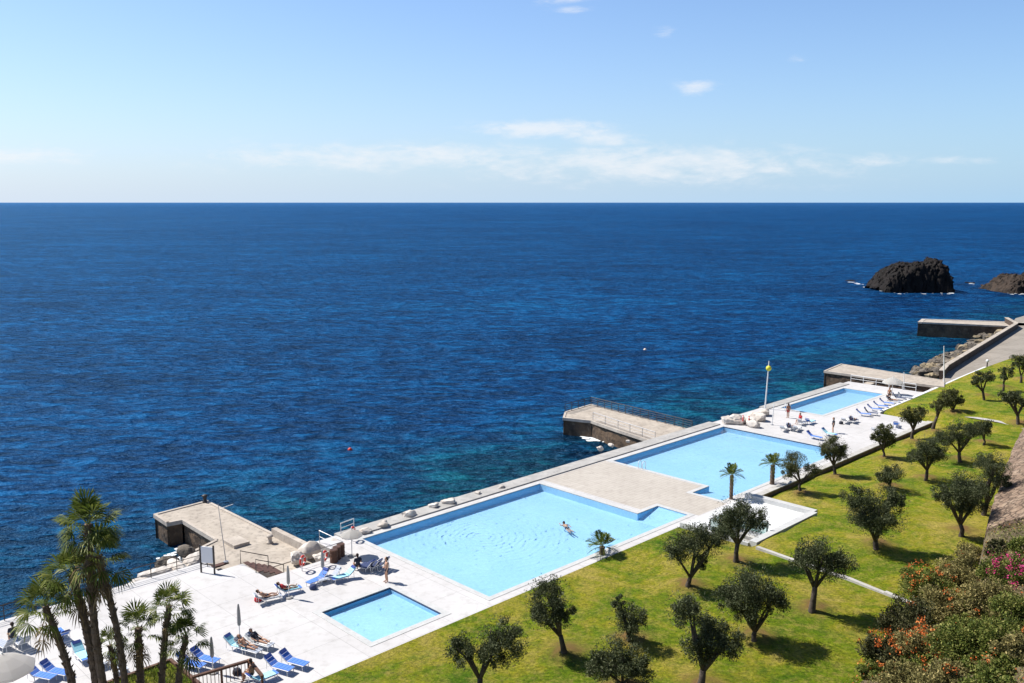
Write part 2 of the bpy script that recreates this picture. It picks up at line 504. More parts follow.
class MB:
    def __init__(self):
        self.v = []
        self.f = []
        self.mi = []
        self.cur = 0

    def add(self, vs, fs, mi=None):
        o = len(self.v)
        self.v.extend([tuple(p) for p in vs])
        for f in fs:
            self.f.append([i + o for i in f])
            self.mi.append(self.cur if mi is None else mi)

    def box(self, c, s, rz=0.0, mat=None):
        hx, hy, hz = s[0] / 2, s[1] / 2, s[2] / 2
        vs = [Vector((x, y, z)) for z in (-hz, hz) for x, y in ((-hx, -hy), (hx, -hy), (hx, hy), (-hx, hy))]
        rot = mat if mat is not None else Matrix.Rotation(rz, 3, 'Z')
        c = Vector(c)
        self.add([c + rot @ p for p in vs], [(3, 2, 1, 0), (4, 5, 6, 7), (0, 1, 5, 4), (1, 2, 6, 5), (2, 3, 7, 6), (3, 0, 4, 7)])

    def prism(self, poly, z0, z1, mi_top=None, mi_side=None, bottom=True):
        poly = [(p[0], p[1]) for p in poly]
        a = sum(poly[i][0] * poly[(i + 1) % len(poly)][1] - poly[(i + 1) % len(poly)][0] * poly[i][1] for i in range(len(poly)))
        if a < 0:
            poly = poly[::-1]
        n = len(poly)
        z0s = z0 if isinstance(z0, (list, tuple)) else [z0] * n
        o = len(self.v)
        self.v.extend([(p[0], p[1], z0s[i]) for i, p in enumerate(poly)] + [(p[0], p[1], z1) for p in poly])
        self.f.append([o + n + i for i in range(n)])
        self.mi.append(self.cur if mi_top is None else mi_top)
        if bottom:
            self.f.append([o + i for i in reversed(range(n))])
            self.mi.append(self.cur if mi_side is None else mi_side)
        for i in range(n):
            j = (i + 1) % n
            self.f.append([o + i, o + j, o + n + j, o + n + i])
            self.mi.append(self.cur if mi_side is None else mi_side)

    def tube(self, path, rad, n=8, cap=True, rough=0.0):
        path = [Vector(p) for p in path]
        if not isinstance(rad, (list, tuple)):
            rad = [rad] * len(path)
        o = len(self.v)
        ref = Vector((.31, .95, .05))
        for k, p in enumerate(path):
            t = (path[min(k + 1, len(path) - 1)] - path[max(k - 1, 0)])
            t = t.normalized() if t.length > 1e-9 else Vector((0, 0, 1))
            a = t.cross(ref)
            if a.length < 1e-3:
                a = t.cross(Vector((1, 0, 0)))
            a.normalize()
            b = t.cross(a)
            for i in range(n):
                an = 2 * math.pi * i / n
                r = rad[k] * (1 + rough * (random.random() - .5))
                self.v.append(tuple(p + (a * math.cos(an) + b * math.sin(an)) * r))
        for k in range(len(path) - 1):
            for i in range(n):
                j = (i + 1) % n
                self.f.append([o + k * n + i, o + k * n + j, o + (k + 1) * n + j, o + (k + 1) * n + i])
                self.mi.append(self.cur)
        if cap:
            self.f.append([o + i for i in reversed(range(n))])
            self.mi.append(self.cur)
            self.f.append([o + (len(path) - 1) * n + i for i in range(n)])
            self.mi.append(self.cur)

    def lathe(self, prof, n=16, c=(0, 0, 0), wob=None):
        o = len(self.v)
        for r, z in prof:
            for i in range(n):
                a = 2 * math.pi * i / n
                rr = r * (wob(i, n, z) if wob else 1)
                self.v.append((c[0] + rr * math.cos(a), c[1] + rr * math.sin(a), c[2] + z))
        for k in range(len(prof) - 1):
            for i in range(n):
                j = (i + 1) % n
                self.f.append([o + k * n + i, o + k * n + j, o + (k + 1) * n + j, o + (k + 1) * n + i])
                self.mi.append(self.cur)

    def sphere(self, c, r, n=10, m=7, s=(1, 1, 1)):
        o = len(self.v)
        for k in range(m + 1):
            ph = math.pi * k / m
            for i in range(n):
                a = 2 * math.pi * i / n
                self.v.append((c[0] + r * s[0] * math.sin(ph) * math.cos(a), c[1] + r * s[1] * math.sin(ph) * math.sin(a), c[2] - r * s[2] * math.cos(ph)))
        for k in range(m):
            for i in range(n):
                j = (i + 1) % n
                self.f.append([o + k * n + i, o + k * n + j, o + (k + 1) * n + j, o + (k + 1) * n + i])
                self.mi.append(self.cur)

    def build(self, name, mat, parent=None, loc=(0, 0, 0), rz=0.0, smooth=False, mats=None):
        me = bpy.data.meshes.new(name)
        me.from_pydata(self.v, [], self.f)
        for mm in (mats or [mat]):
            me.materials.append(mm)
        if mats:
            me.polygons.foreach_set('material_index', self.mi)
        if smooth:
            me.polygons.foreach_set('use_smooth', [True] * len(me.polygons))
        me.update()
        return link(name, me, parent, loc, rz)


def link(name, me, parent=None, loc=(0, 0, 0), rz=0.0):
    o = bpy.data.objects.new(name, me)
    COL.objects.link(o)
    o.location = loc
    o.rotation_euler = (0, 0, rz)
    if parent:
        o.parent = parent
    return o


def tag(o, label, cat, group=None):
    o['label'] = label
    o['category'] = cat
    if group:
        o['group'] = group
    return o


def thing(name, label, cat, loc, rz=0.0, group=None):
    o = link(name, None, None, loc, rz)
    o.empty_display_size = .3
    return tag(o, label, cat, group)


def struct(o, label=None, kind='structure'):
    o['kind'] = kind
    if label:
        o['label'] = label
    return o


def dup(root, loc, rz=0.0, label=None, scale=1.0, name=None):
    r = root.copy()
    COL.objects.link(r)
    r.location = loc
    r.rotation_euler = (0, 0, rz)
    r.scale = (scale,) * 3
    if label:
        r['label'] = label
    for ch in list(root.children):
        c = ch.copy()
        COL.objects.link(c)
        c.parent = r
        for g in list(ch.children):
            d = g.copy()
            COL.objects.link(d)
            d.parent = c
    return r


def np_mesh(name, verts, faces, mat, parent=None, loc=(0, 0, 0), mats=None, mi=None, smooth=False):
    """verts (n,3), faces (m,k) with constant k"""
    me = bpy.data.meshes.new(name)
    nv, nf, k = len(verts), len(faces), faces.shape[1]
    me.vertices.add(nv)
    me.vertices.foreach_set('co', np.asarray(verts, np.float32).ravel())
    me.loops.add(nf * k)
    me.loops.foreach_set('vertex_index', np.asarray(faces, np.int32).ravel())
    me.polygons.add(nf)
    me.polygons.foreach_set('loop_start', np.arange(0, nf * k, k, dtype=np.int32))
    me.polygons.foreach_set('loop_total', np.full(nf, k, np.int32))
    for mm in (mats or [mat]):
        me.materials.append(mm)
    if mi is not None:
        me.polygons.foreach_set('material_index', np.asarray(mi, np.int32))
    if smooth:
        me.polygons.foreach_set('use_smooth', np.ones(nf, bool))
    me.update(calc_edges=True)
    me.validate()
    return link(name, me, parent, loc)


def unit(a):
    return a / np.maximum(np.linalg.norm(a, axis=1, keepdims=True), 1e-9)


def leaf_quads(pos, direc, L, Wd):
    """diamond leaves at pos, pointing along direc; random roll"""
    n = len(pos)
    d = unit(direc)
    rnd = unit(rng.normal(size=(n, 3)))
    side = unit(np.cross(d, rnd))
    Ls = L * (.7 + .6 * rng.random((n, 1)))
    Ws = Wd * (.7 + .6 * rng.random((n, 1)))
    nrm = np.cross(d, side)
    p0 = pos - d * Ls * .5
    p1 = pos + side * Ws * .5 + nrm * Ws * .12
    p2 = pos + d * Ls * .5
    p3 = pos - side * Ws * .5 + nrm * Ws * .12
    v = np.stack([p0, p1, p2, p3], 1).reshape(-1, 3)
    f = np.arange(n * 4).reshape(-1, 4)
    return v, f


def crown_points(center, rad, n, sub=14, squash=.85, hollow=.55):
    """leaf points gathered in uneven clumps over a lobe"""
    c = np.array(center)
    k = sub
    dirs = unit(rng.normal(size=(k, 3)))
    cr = rad * (hollow + (.88 - hollow) * rng.random((k, 1)))
    cc = dirs * cr * np.array([1, 1, squash])
    srad = rad * (.2 + .22 * rng.random(k))
    idx = rng.integers(0, k, n)
    p = unit(rng.normal(size=(n, 3))) * (rng.random((n, 1)) ** .45)
    pos = cc[idx] + p * srad[idx][:, None]
    out = pos / rad
    return c + pos, out


# ------------------------------------------------------------------ sun, sky, camera
SUN_EL = R(50)
sun_h = Vector((-.93, .37, 0)).normalized()
sun_dir = Vector((sun_h.x * math.cos(SUN_EL), sun_h.y * math.cos(SUN_EL), math.sin(SUN_EL)))
sl = bpy.data.lights.new('sun', 'SUN')
sl.energy = 5.0
sl.angle = R(.53)
sl.color = (1.0, .955, .89)
so = bpy.data.objects.new('sun', sl)
COL.objects.link(so)
so.rotation_euler = sun_dir.to_track_quat('Z', 'Y').to_euler()
so.location = (0, 0, 80)

world = bpy.data.worlds.new('World')
scene.world = world
world.use_nodes = True
nt = world.node_tree
bg = nt.nodes['Background']
sky = N(nt, 'ShaderNodeTexSky')
sky.sky_type = 'NISHITA'
sky.sun_disc = False
sky.sun_elevation = SUN_EL
sky.sun_rotation = math.atan2(sun_h.x, sun_h.y)
sky.altitude = 30
sky.air_density = 1.0
sky.dust_density = .6
sky.ozone_density = 2.2
tcw = N(nt, 'ShaderNodeTexCoord').outputs['Generated']
sep = N(nt, 'ShaderNodeSeparateXYZ')
nt.links.new(tcw, sep.inputs[0])


def wm(op, a, b=None, c=None):
    n = N(nt, 'ShaderNodeMath', operation=op)
    for i, x in enumerate((a, b, c)):
        if x is None:
            continue
        if isinstance(x, (int, float)):
            n.inputs[i].default_value = x
        else:
            nt.links.new(x, n.inputs[i])
    return n.outputs[0]


yy = wm('MAXIMUM', sep.outputs['Y'], .02)
gx = wm('DIVIDE', sep.outputs['X'], yy)
gz = wm('DIVIDE', sep.outputs['Z'], yy)
comb = N(nt, 'ShaderNodeCombineXYZ')
nt.links.new(wm('MULTIPLY', gx, 1.0), comb.inputs[0])
nt.links.new(wm('MULTIPLY', gz, 3.2), comb.inputs[1])
cn = noise_node(nt, comb.outputs[0], 15, 10, .68, .3)
cn2 = noise_node(nt, comb.outputs[0], 34, 6, .6, .3)
cl = wm('ADD', wm('MULTIPLY', cn.outputs['Fac'], .7), wm('MULTIPLY', cn2.outputs['Fac'], .3))


def blob(cx, cz, sx, sz, power=1.0):
    dx = wm('POWER', wm('ABSOLUTE', wm('DIVIDE', wm('SUBTRACT', gx, cx), sx)), 2)
    dz = wm('POWER', wm('ABSOLUTE', wm('DIVIDE', wm('SUBTRACT', gz, cz), sz)), 2)
    return wm('MULTIPLY', wm('EXPONENT', wm('MULTIPLY', wm('ADD', dx, dz), -1.0)), power)


def pb(x, y, sx, sy, p):
    return blob((x - 512) / FPX, (202 - y) / FPX, sx / FPX, sy / FPX, p)


mask = None
for a in ((545, 133, 75, 9, .95), (610, 140, 70, 14, .6), (735, 157, 60, 12, .75), (860, 163, 55, 9, .55), (690, 93, 20, 8, .9), (560, 8, 34, 10, .72), (568, 20, 22, 5, .7),
          (660, 41, 14, 6, .6), (786, 66, 14, 6, .5), (20, 157, 90, 10, .85), (300, 148, 70, 6, .5), (950, 162, 60, 6, .5), (400, 158, 230, 15, .8), (650, 166, 220, 22, .85), (545, 131, 66, 9, 1.1)):
    t = pb(*a)
    mask = t if mask is None else wm('MAXIMUM', mask, t)
dens = wm('ADD', cl, wm('MULTIPLY', mask, .34))
mrc = N(nt, 'ShaderNodeMapRange')
mrc.interpolation_type = 'SMOOTHSTEP'
mrc.inputs['From Min'].default_value = .56
mrc.inputs['From Max'].default_value = .90
nt.links.new(dens, mrc.inputs['Value'])
cloud = wm('MULTIPLY', mrc.outputs[0], wm('MINIMUM', wm('MULTIPLY', mask, 2.0), 1.0))
cloud = wm('MULTIPLY', cloud, .70)
zz = wm('MAXIMUM', sep.outputs['Z'], 0.0)
veil = wm('MULTIPLY', wm('EXPONENT', wm('MULTIPLY', zz, -10.0)), .9)
tint = mixc(nt, 1.0, sky.outputs[0], (.73, .86, 1.06), 'MULTIPLY')
side_ = N(nt, 'ShaderNodeMapRange')
side_.inputs['From Min'].default_value = -.6
side_.inputs['From Max'].default_value = .55
nt.links.new(gx, side_.inputs['Value'])
veilc = mixc(nt, side_.outputs[0], (4.5, 5.15, 6.05), (2.75, 4.3, 5.9))
base = mixc(nt, veil, tint, veilc)
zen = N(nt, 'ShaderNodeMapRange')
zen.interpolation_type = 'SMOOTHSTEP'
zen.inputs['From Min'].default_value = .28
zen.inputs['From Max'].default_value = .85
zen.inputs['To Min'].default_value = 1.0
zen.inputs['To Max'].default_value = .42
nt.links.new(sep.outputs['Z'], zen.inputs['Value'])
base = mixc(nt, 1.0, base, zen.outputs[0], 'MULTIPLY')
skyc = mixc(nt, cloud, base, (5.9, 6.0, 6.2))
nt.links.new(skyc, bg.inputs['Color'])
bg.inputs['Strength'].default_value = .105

cam = bpy.data.cameras.new('camera')
co = bpy.data.objects.new('camera', cam)
COL.objects.link(co)
co.location = (0, 0, CAMH)
co.rotation_euler = (R(90) - PITCH, 0, 0)
cam.sensor_width = 36
cam.lens = FPX * 36 / 1024
cam.clip_end = 60000
cam.clip_start = .5
scene.camera = co
scene.view_settings.view_transform = 'Standard'
scene.view_settings.look = 'None'
scene.view_settings.exposure = .58
scene.view_settings.gamma = 1
scene.cycles.use_denoising = True
scene.cycles.max_bounces = 8
scene.cycles.transparent_max_bounces = 12
scene.cycles.sample_clamp_indirect = 6
scene.cycles.sample_clamp_direct = 4

# ------------------------------------------------------------------ sea
b = MB()
S = 45000
b.add([(-S, -300, SEA), (S, -300, SEA), (S, S, SEA), (-S, S, SEA)], [(0, 1, 2, 3)])
struct(b.build('sea', M['sea']))

# ------------------------------------------------------------------ pool deck with the pool openings
POOLS = [  # name, cells (u0,u1,v0,v1), depth, water z
    ('large', [(37.0, 56.2, 40.0, 54.0), (56.2, 58.9, 40.0, 43.0)]),
    ('small', [(28.1, 33.3, 40.3, 45.6)]),
    ('middle', [(66.5, 86.0, 40.0, 54.0), (63.9, 66.5, 40.0, 43.0)]),
    ('far', [(99.2, 116.0, 48.9, 54.3)]),
]
LOW = (28.3, 34.2, 52.6, 56.0)      # sunken landing that leads to the pier


def in_rect(u, v, r):
    return r[0] < u < r[1] and r[2] < v < r[3]


holes = [r for _, cells in POOLS for r in cells] + [LOW]
DECK_V0 = 38.9


def deck_in(u, v):
    if any(in_rect(u, v, r) for r in holes):
        return False
    if v < DECK_V0 or v > 56.0:
        return v > 56 and v < 58.2 and u < 26.5
    if v < 44.4 and u > 104.8:
        # cut by the far lawn
        return v > 44.4
    return u < 121


us = sorted(set([-30, 26.5, 104.8, 121, 23] + [x for r in holes for x in r[:2]]))
vs = sorted(set([DECK_V0, 44.4, 56.0, 58.2] + [x for r in holes for x in r[2:]]))
b = MB()
for i in range(len(us) - 1):
    for j in range(len(vs) - 1):
        uc, vc = (us[i] + us[i + 1]) / 2, (vs[j] + vs[j + 1]) / 2
        if not deck_in(uc, vc):
            continue
        u0, u1, v0, v1 = us[i], us[i + 1], vs[j], vs[j + 1]
        b.add([W(u0, v0), W(u1, v0), W(u1, v1), W(u0, v1)], [(0, 1, 2, 3)], 0)
        for (du, dv, pa, pc) in ((1, 0, (u1, v0), (u1, v1)), (-1, 0, (u0, v1), (u0, v0)), (0, 1, (u1, v1), (u0, v1)), (0, -1, (u0, v0), (u1, v0))):
            uu = (us[i + 1] + .01 if du > 0 else us[i] - .01) if du else uc
            vv = (vs[j + 1] + .01 if dv > 0 else vs[j] - .01) if dv else vc
            if not deck_in(uu, vv) and not any(in_rect(uu, vv, r) for r in holes[:-1]):
                b.add([W(*pa, 0), W(*pa, -3.6), W(*pc, -3.6), W(*pc, 0)], [(0, 1, 2, 3)], 1)
struct(b.build('pool_deck', None, mats=[M['deck'], M['deck_edge']]))

# beige paved plaza between the two large pools, and the grey ledge on the sea side
b = MB()
for (u0, u1, v0, v1) in ((57.2, 66.0, 43.4, 54.6), (59.4, 63.5, 39.3, 43.4)):
    b.add([W(u0, v0, .004), W(u1, v0, .004), W(u1, v1, .004), W(u0, v1, .004)], [(0, 1, 2, 3)])
struct(b.build('plaza_paving', M['plaza']))
b = MB()
b.prism([W(36, 54.75), W(86.5, 54.75), W(86.5, 56.25), W(36, 56.25)], -3.6, .1)
struct(b.build('sea_ledge', M['deck_edge']))
b = MB()
b.prism([W(97.5, 54.95), W(119.0, 54.95), W(119.0, 56.3), W(97.5, 56.3)], -3.6, .08)
struct(b.build('sea_ledge', M['deck_edge']))
# sunken landing floor
b = MB()
b.prism([W(LOW[0] - .01, LOW[2] - .01), W(LOW[1] + .01, LOW[2] - .01), W(LOW[1] + .01, LOW[3] + .1), W(LOW[0] - .01, LOW[3] + .1)], -3.6, -.95)
struct(b.build('sunken_landing', M['pier']))

# pools as things: basin > ..., water, coping
SWIM = at(567, 527, -.12)
pool_label = {
    'large': 'largest blue swimming pool, rectangular with a corner notch and ring ripples',
    'small': 'small shallow square pool beside the sun loungers at the lower edge',
    'middle': 'second large pool beyond the beige plaza, with a dark far edge',
    'far': 'narrow rectangular pool at the far end of the terrace beneath the rows of loungers',
}
pool_depth = {'large': .62, 'small': .36, 'middle': .58, 'far': .52}
pool_level = {'large': -.06, 'small': -.15, 'middle': -.14, 'far': -.12}
for nm, cells in POOLS:
    r0 = cells[0]
    root = thing('swimming_pool', pool_label[nm], 'pool', W((r0[0] + r0[1]) / 2, (r0[2] + r0[3]) / 2, 0))
    D, WL = -pool_depth[nm], pool_level[nm]
    # outline
    if len(cells) == 1:
        ol = [(r0[0], r0[2]), (r0[1], r0[2]), (r0[1], r0[3]), (r0[0], r0[3])]
    elif nm == 'large':
        q = cells[1]
        ol = [(r0[0], r0[2]), (q[1], q[2]), (q[1], q[3]), (r0[1], q[3]), (r0[1], r0[3]), (r0[0], r0[3])]
    else:
        q = cells[1]
        ol = [(q[0], q[2]), (r0[1], r0[2]), (r0[1], r0[3]), (r0[0], r0[3]), (r0[0], q[3]), (q[0], q[3])]
    org = root.location
    loc = [W(*p) - org for p in ol]
    bb = MB()
    n = len(loc)
    bb.add([(p.x, p.y, D) for p in loc], [list(range(n))], 0)
    for i in range(n):
        p, q2 = loc[i], loc[(i + 1) % n]
        bb.add([(p.x, p.y, D), (q2.x, q2.y, D), (q2.x, q2.y, WL + .02), (p.x, p.y, WL + .02)], [(3, 2, 1, 0)], 1 if abs(ol[(i + 1) % n][0] - ol[i][0]) > 1 else 0)  # long walls get the blue with shade painted in, end walls stay light
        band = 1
        # small pool: dark tile band on far walls; middle pool: far-end shade painted in
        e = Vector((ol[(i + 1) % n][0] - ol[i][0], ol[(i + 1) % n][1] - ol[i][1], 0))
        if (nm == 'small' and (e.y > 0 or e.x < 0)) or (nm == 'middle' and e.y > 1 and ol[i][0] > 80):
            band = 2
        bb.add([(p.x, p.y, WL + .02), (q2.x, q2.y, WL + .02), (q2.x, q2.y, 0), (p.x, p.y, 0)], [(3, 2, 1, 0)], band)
    if len(cells) == 2:
        q = cells[1]
        # the notch is a gently sloping entry: deep where it meets the pool, nearly dry at its tip
        ud, ut = (q[0] - .2, q[1] - .004) if nm == 'large' else (q[1] + .2, q[0] + .004)
        c4 = [W(ud, q[2] + .004) - org, W(ut, q[2] + .004) - org, W(ut, q[3] - .004) - org, W(ud, q[3] - .004) - org]
        zz4 = (D + .01, WL - .04, WL - .04, D + .01)
        bb.add([(p.x, p.y, z_) for p, z_ in zip(c4, zz4)], [(0, 1, 2, 3)], 0)
    bas = bb.build('basin', None, root, mats=[M['pool_tile'], M['shade_blue_tile'], M['navy_tile_and_shade']])
    w = MB()
    w.add([(p.x, p.y, WL) for p in loc], [list(range(n))])
    w.build('water', pool_water_mat('pool_water_' + nm, (SWIM.x - org.x - 6.5, SWIM.y - org.y - .2, 0) if nm == 'large' else None), root)
    # coping: a band round the opening
    cb = MB()
    cw = .42
    a = sum(ol[i][0] * ol[(i + 1) % n][1] - ol[(i + 1) % n][0] * ol[i][1] for i in range(n))
    outer = []
    for i in range(n):
        p0, p1, p2 = Vector(ol[i - 1]), Vector(ol[i]), Vector(ol[(i + 1) % n])
        d1, d2 = (p1 - p0).normalized(), (p2 - p1).normalized()
        n1, n2 = Vector((d1.y, -d1.x)), Vector((d2.y, -d2.x))
        outer.append(p1 + (n1 + n2) * cw)
    for i in range(n):
        j = (i + 1) % n
        A, B = W(*ol[i]) - org, W(*ol[j]) - org
        C, Dd = W(*outer[j]) - org, W(*outer[i]) - org
        z = .022
        cb.add([(A.x, A.y, z), (B.x, B.y, z), (C.x, C.y, z), (Dd.x, Dd.y, z), (A.x, A.y, -.05), (B.x, B.y, -.05), (C.x, C.y, .008), (Dd.x, Dd.y, .008)],
               [(3, 2, 1, 0), (0, 1, 5, 4), (2, 3, 7, 6)])
    cb.build('coping', M['coping'], root)

# ------------------------------------------------------------------ lawn and hillside
SIL = [at(1024, 428, 3.2), at(1008, 462, 3.0), at(993, 510, 2.8), at(984, 538, 2.4), at(972, 590, 1.6), at(935, 640, .9), at(872, 663, .3), at(850, 683, .2)]
sil_uv = sorted([UV(p) for p in SIL])
VBU = [-60, 10] + [p[0] for p in sil_uv] + [115, 160, 220]
VBV = [18.0, 18.5] + [p[1] for p in sil_uv] + [sil_uv[-1][1] + 1.0, sil_uv[-1][1] + 5, sil_uv[-1][1] + 8]


def vb(u):
    return interp(u, VBU, VBV)


mounds = []


def lz(u, v):
    z = .02 + .03 * max(0, 38.6 - v)
    z += .18 * sstep(56.2, 56.7, u)
    k = sstep(66.0, 68.0, u) * (1 - sstep(103.5, 107, u))
    z -= .75 * k * math.exp(-max(0, 38.9 - v) / 3.2)
    z += .55 * sstep(106, 112, u) * sstep(45.5, 40, v)
    if 56.45 < u < 66.1 and 32.4 < v < 38.9:
        return -2.7
    for (mu, mv, mh, mr) in mounds:
        d2 = (u - mu) ** 2 + (v - mv) ** 2
        if d2 < 9 * mr * mr:
            z += mh * math.exp(-d2 / (mr * mr))
    return z


def lawn_pt(x, y):
    p = at(x, y, 0)
    for _ in range(6):
        u, v = UV(p)
        p = at(x, y, lz(u, v))
    return p


# olive tree table: base pixel, crown lobes (x, y, radius px), label, leaf tone
OLIVES = [
    ((480, 700), [(503, 640, 26), (463, 652, 20), (490, 655, 18)], 'olive tree with two joined dark crowns in the lower left of the lawn', 0),
    ((564, 652), [(549, 598, 24), (540, 616, 15), (560, 612, 15)], 'leaning olive tree with a rounded crown just below the palm at the pool edge', 0),
    ((629, 641), [(628, 618, 19), (620, 603, 8), (634, 630, 13)], 'low shrubby olive with almost no trunk alone in the middle of the lower lawn', 0),
    ((622, 690), [(620, 664, 28), (600, 670, 17), (640, 672, 17)], 'wide olive crown cut by the bottom edge, without a visible trunk', 0),
    ((688, 586), [(697, 545, 23), (675, 548, 16), (718, 538, 16), (702, 565, 9)], 'forked olive tree with a spreading crown in front of the plaza corner', 0),
    ((736, 561), [(740, 515, 24), (726, 524, 14), (755, 520, 13)], 'slim straight olive tree standing before the stair enclosure glass', 0),
    ((754, 640), [(755, 590, 30), (735, 600, 18), (775, 600, 18), (752, 612, 18)], 'thick round olive tree with the broadest full crown near the stair kerb', 0),
    ((700, 690), [(688, 608, 22), (715, 635, 25), (728, 640, 18), (700, 645, 20)], 'two-stemmed olive tree with a tall lopsided crown at the bottom edge', 0),
    ((812, 611), [(818, 556, 24), (836, 562, 17), (804, 562, 13)], 'olive tree with a side branch reaching right, beside the pale path kerb', 0),
    ((876, 549), [(878, 513, 24), (854, 497, 16), (890, 500, 16), (868, 520, 18)], 'stout olive tree with wide dark crown on the upper lawn near the orange shrubs', 0),
    ((800, 491), [(795, 464, 13), (812, 470, 9), (790, 472, 8)], 'sparse pale olive tree leaning by the terrace wall next to the pool palm', 1),
    ((835, 474), [(833, 446, 13), (840, 452, 10), (826, 451, 9)], 'thin double-stemmed olive tree with neat round crown against the terrace wall', 1),
    ((884, 456), [(884, 432, 10), (888, 440, 9), (878, 437, 7)], 'small olive tree with warm leaves beside the lone blue lounger', 1),
    ((912, 439), [(914, 417, 9), (907, 415, 8), (921, 411, 7)], 'pale gnarled olive tree at the terrace wall where the far lawn starts', 1),
    ((933, 429), [(938, 405, 8), (945, 400, 8)], 'leaning olive tree with thin slanted trunk on the far slope', 1),
    ((953, 415), [(953, 394, 8), (957, 400, 7), (948, 403, 6)], 'upright young olive tree just above the white garden path', 1),
    ((926, 480), [(927, 449, 16), (915, 455, 10), (937, 454, 12)], 'olive tree with flat-topped crown in the middle of the upper lawn', 0),
    ((889, 488), [(890, 470, 12), (884, 477, 9)], 'bushy little olive half hidden behind the stout dark tree', 0),
    ((960, 461), [(960, 434, 15), (944, 438, 11), (974, 430, 9)], 'broad olive tree behind the flat-topped one on the upper lawn', 0),
    ((961, 536), [(962, 489, 22), (945, 494, 13), (975, 500, 13), (960, 508, 12)], 'tall full olive tree standing close to the stone wall end', 0),
    ((984, 515), [(991, 467, 18), (984, 488, 13), (1000, 480, 11)], 'dense dark olive tree pressed against the rubble stone wall', 0),
    ((984, 444), [(981, 429, 9), (987, 425, 7)], 'small dark olive between the white path and the dense tree', 0),
    ((984, 400), [(980, 378, 7), (988, 376, 7), (976, 383, 5)], 'forked olive tree with bare limbs near the promenade corner', 0),
    ((1003, 391), [(1007, 371, 7), (1003, 376, 5)], 'slender olive tree with bent trunk right of the forked one', 0),
    ((1021, 383), [(1020, 362, 8), (1026, 366, 7)], 'olive tree at the right margin in front of the promenade', 0),
    ((1018, 427), [(1015, 399, 10), (1006, 397, 7), (1025, 402, 9)], 'dark olive tree with thick crown at the right margin by the path', 0),
]
for (bp, lobes, lab, tone) in OLIVES:
    p = at(bp[0], bp[1], 0.3)
    u, v = UV(p)
    mounds.append((u, v, .38, 1.25))

us = np.arange(-20, 160.01, .5)
lv = []
NU, NV = len(us), 62
verts = np.zeros((NU, NV, 3))
bare = np.zeros((NU, NV))
for i, u in enumerate(us):
    v_hi = DECK_V0 - .02
    if u > 104.8:
        v_hi = 44.4 + 1.6 * sstep(106, 146, u) - .02
    v_lo = vb(u) - 1.5
    for j in range(NV):
        v = v_hi + (v_lo - v_hi) * j / (NV - 1)
        z = lz(u, v) + .05 * mnoise.noise(Vector((u * .35, v * .35, 0))) * sstep(0, 2, v_hi - v)
        verts[i, j] = W(u, v, z)
        for (mu, mv, mh, mr) in mounds:
            d2 = (u - mu) ** 2 + (v - mv) ** 2
            if d2 < 4:
                bare[i, j] = max(bare[i, j], 1.0 * math.exp(-d2 / 1.1) * (.5 + .9 * random.random()))
idx = np.arange(NU * NV).reshape(NU, NV)
faces = np.stack([idx[:-1, :-1], idx[:-1, 1:], idx[1:, 1:], idx[1:, :-1]], -1).reshape(-1, 4)[:, ::-1]
lawn = np_mesh('lawn', verts.reshape(-1, 3), faces, M['grass'], smooth=True)
attr = lawn.data.attributes.new('bare', 'FLOAT', 'POINT')
attr.data.foreach_set('value', bare.ravel().astype(np.float32))
struct(lawn)

# hillside behind the wall line, up to the camera's own height
def hz(u, d):
    base = interp(u, [0, 44, 55, 62, 68, 110, 160], [.3, .3, 1.0, 1.7, 2.4, 3.2, 4])
    sl_ = interp(u, [0, 50, 64, 75, 110], [.50, .52, .55, .62, .65])
    return base + sl_ * max(0, d)


us = np.arange(-40, 161, 1.0)
ds = np.concatenate([[0.0], np.geomspace(.6, 90, 40)])
NU, NV = len(us), len(ds) + 1
verts = np.zeros((NU, NV, 3))
for i, u in enumerate(us):
    v0 = vb(u)
    verts[i, 0] = W(u, v0 + .02, -1.0)
    for j, d in enumerate(ds):
        z = hz(u, d)
        if u < 20:
            z = min(z, 22 - 0.0 * u)
        z = min(z, 21.0)
        z += .35 * mnoise.noise(Vector((u * .3, d * .3, 2))) * sstep(0, 1.5, d)
        verts[i, j + 1] = W(u, v0 - d, z)
idx = np.arange(NU * NV).reshape(NU, NV)
faces = np.stack([idx[:-1, :-1], idx[:-1, 1:], idx[1:, 1:], idx[1:, :-1]], -1).reshape(-1, 4)[:, ::-1]
struct(np_mesh('hillside', verts.reshape(-1, 3), faces, M['soil'], smooth=True))

# rubble stone wall with a broad sloping back, in front of the hillside
b = MB()
prev = None
us = np.arange(66.0, 113, .6)
rows = []
prof = [(.28, -1.0), (.22, .55), (.10, .95), (-.5, 1.13), (-1.2, 1.28), (-2.4, 1.48), (-3.6, 1.62)]
for i, u in enumerate(us):
    row = []
    e = 1.0
    for k, (dv, hh) in enumerate(prof):
        base = hz(u, 0)
        zz = -.6 if k == 0 else base * min(hh, .95) / .95 + (max(0, -dv) * .62 + .25 if k > 1 else 0)
        nz = .12 * mnoise.noise(Vector((u * .9, k * 1.7, 5)))
        row.append(W(u + (.2 * mnoise.noise(Vector((k * 2.1, 1, u))) if 0 < i < len(us) - 1 else 0), vb(u) + dv + nz, zz + nz))
    rows.append(row)
P = len(prof)
vs_ = [p for r in rows for p in r]
fs_ = [(i * P + k, (i + 1) * P + k, (i + 1) * P + k + 1, i * P + k + 1) for i in range(len(rows) - 1) for k in range(P - 1)]
o = len(vs_)
vs_ += [(r.x, r.y, -.6) for r in (rows[0][-1], rows[-1][-1])]
fs_ += [tuple(range(P)) + (o,), tuple((len(rows) - 1) * P + k for k in reversed(range(P))) + (o + 1,)]
b.add(vs_, fs_)
w = b.build('stone_wall', M['stone'], smooth=False)
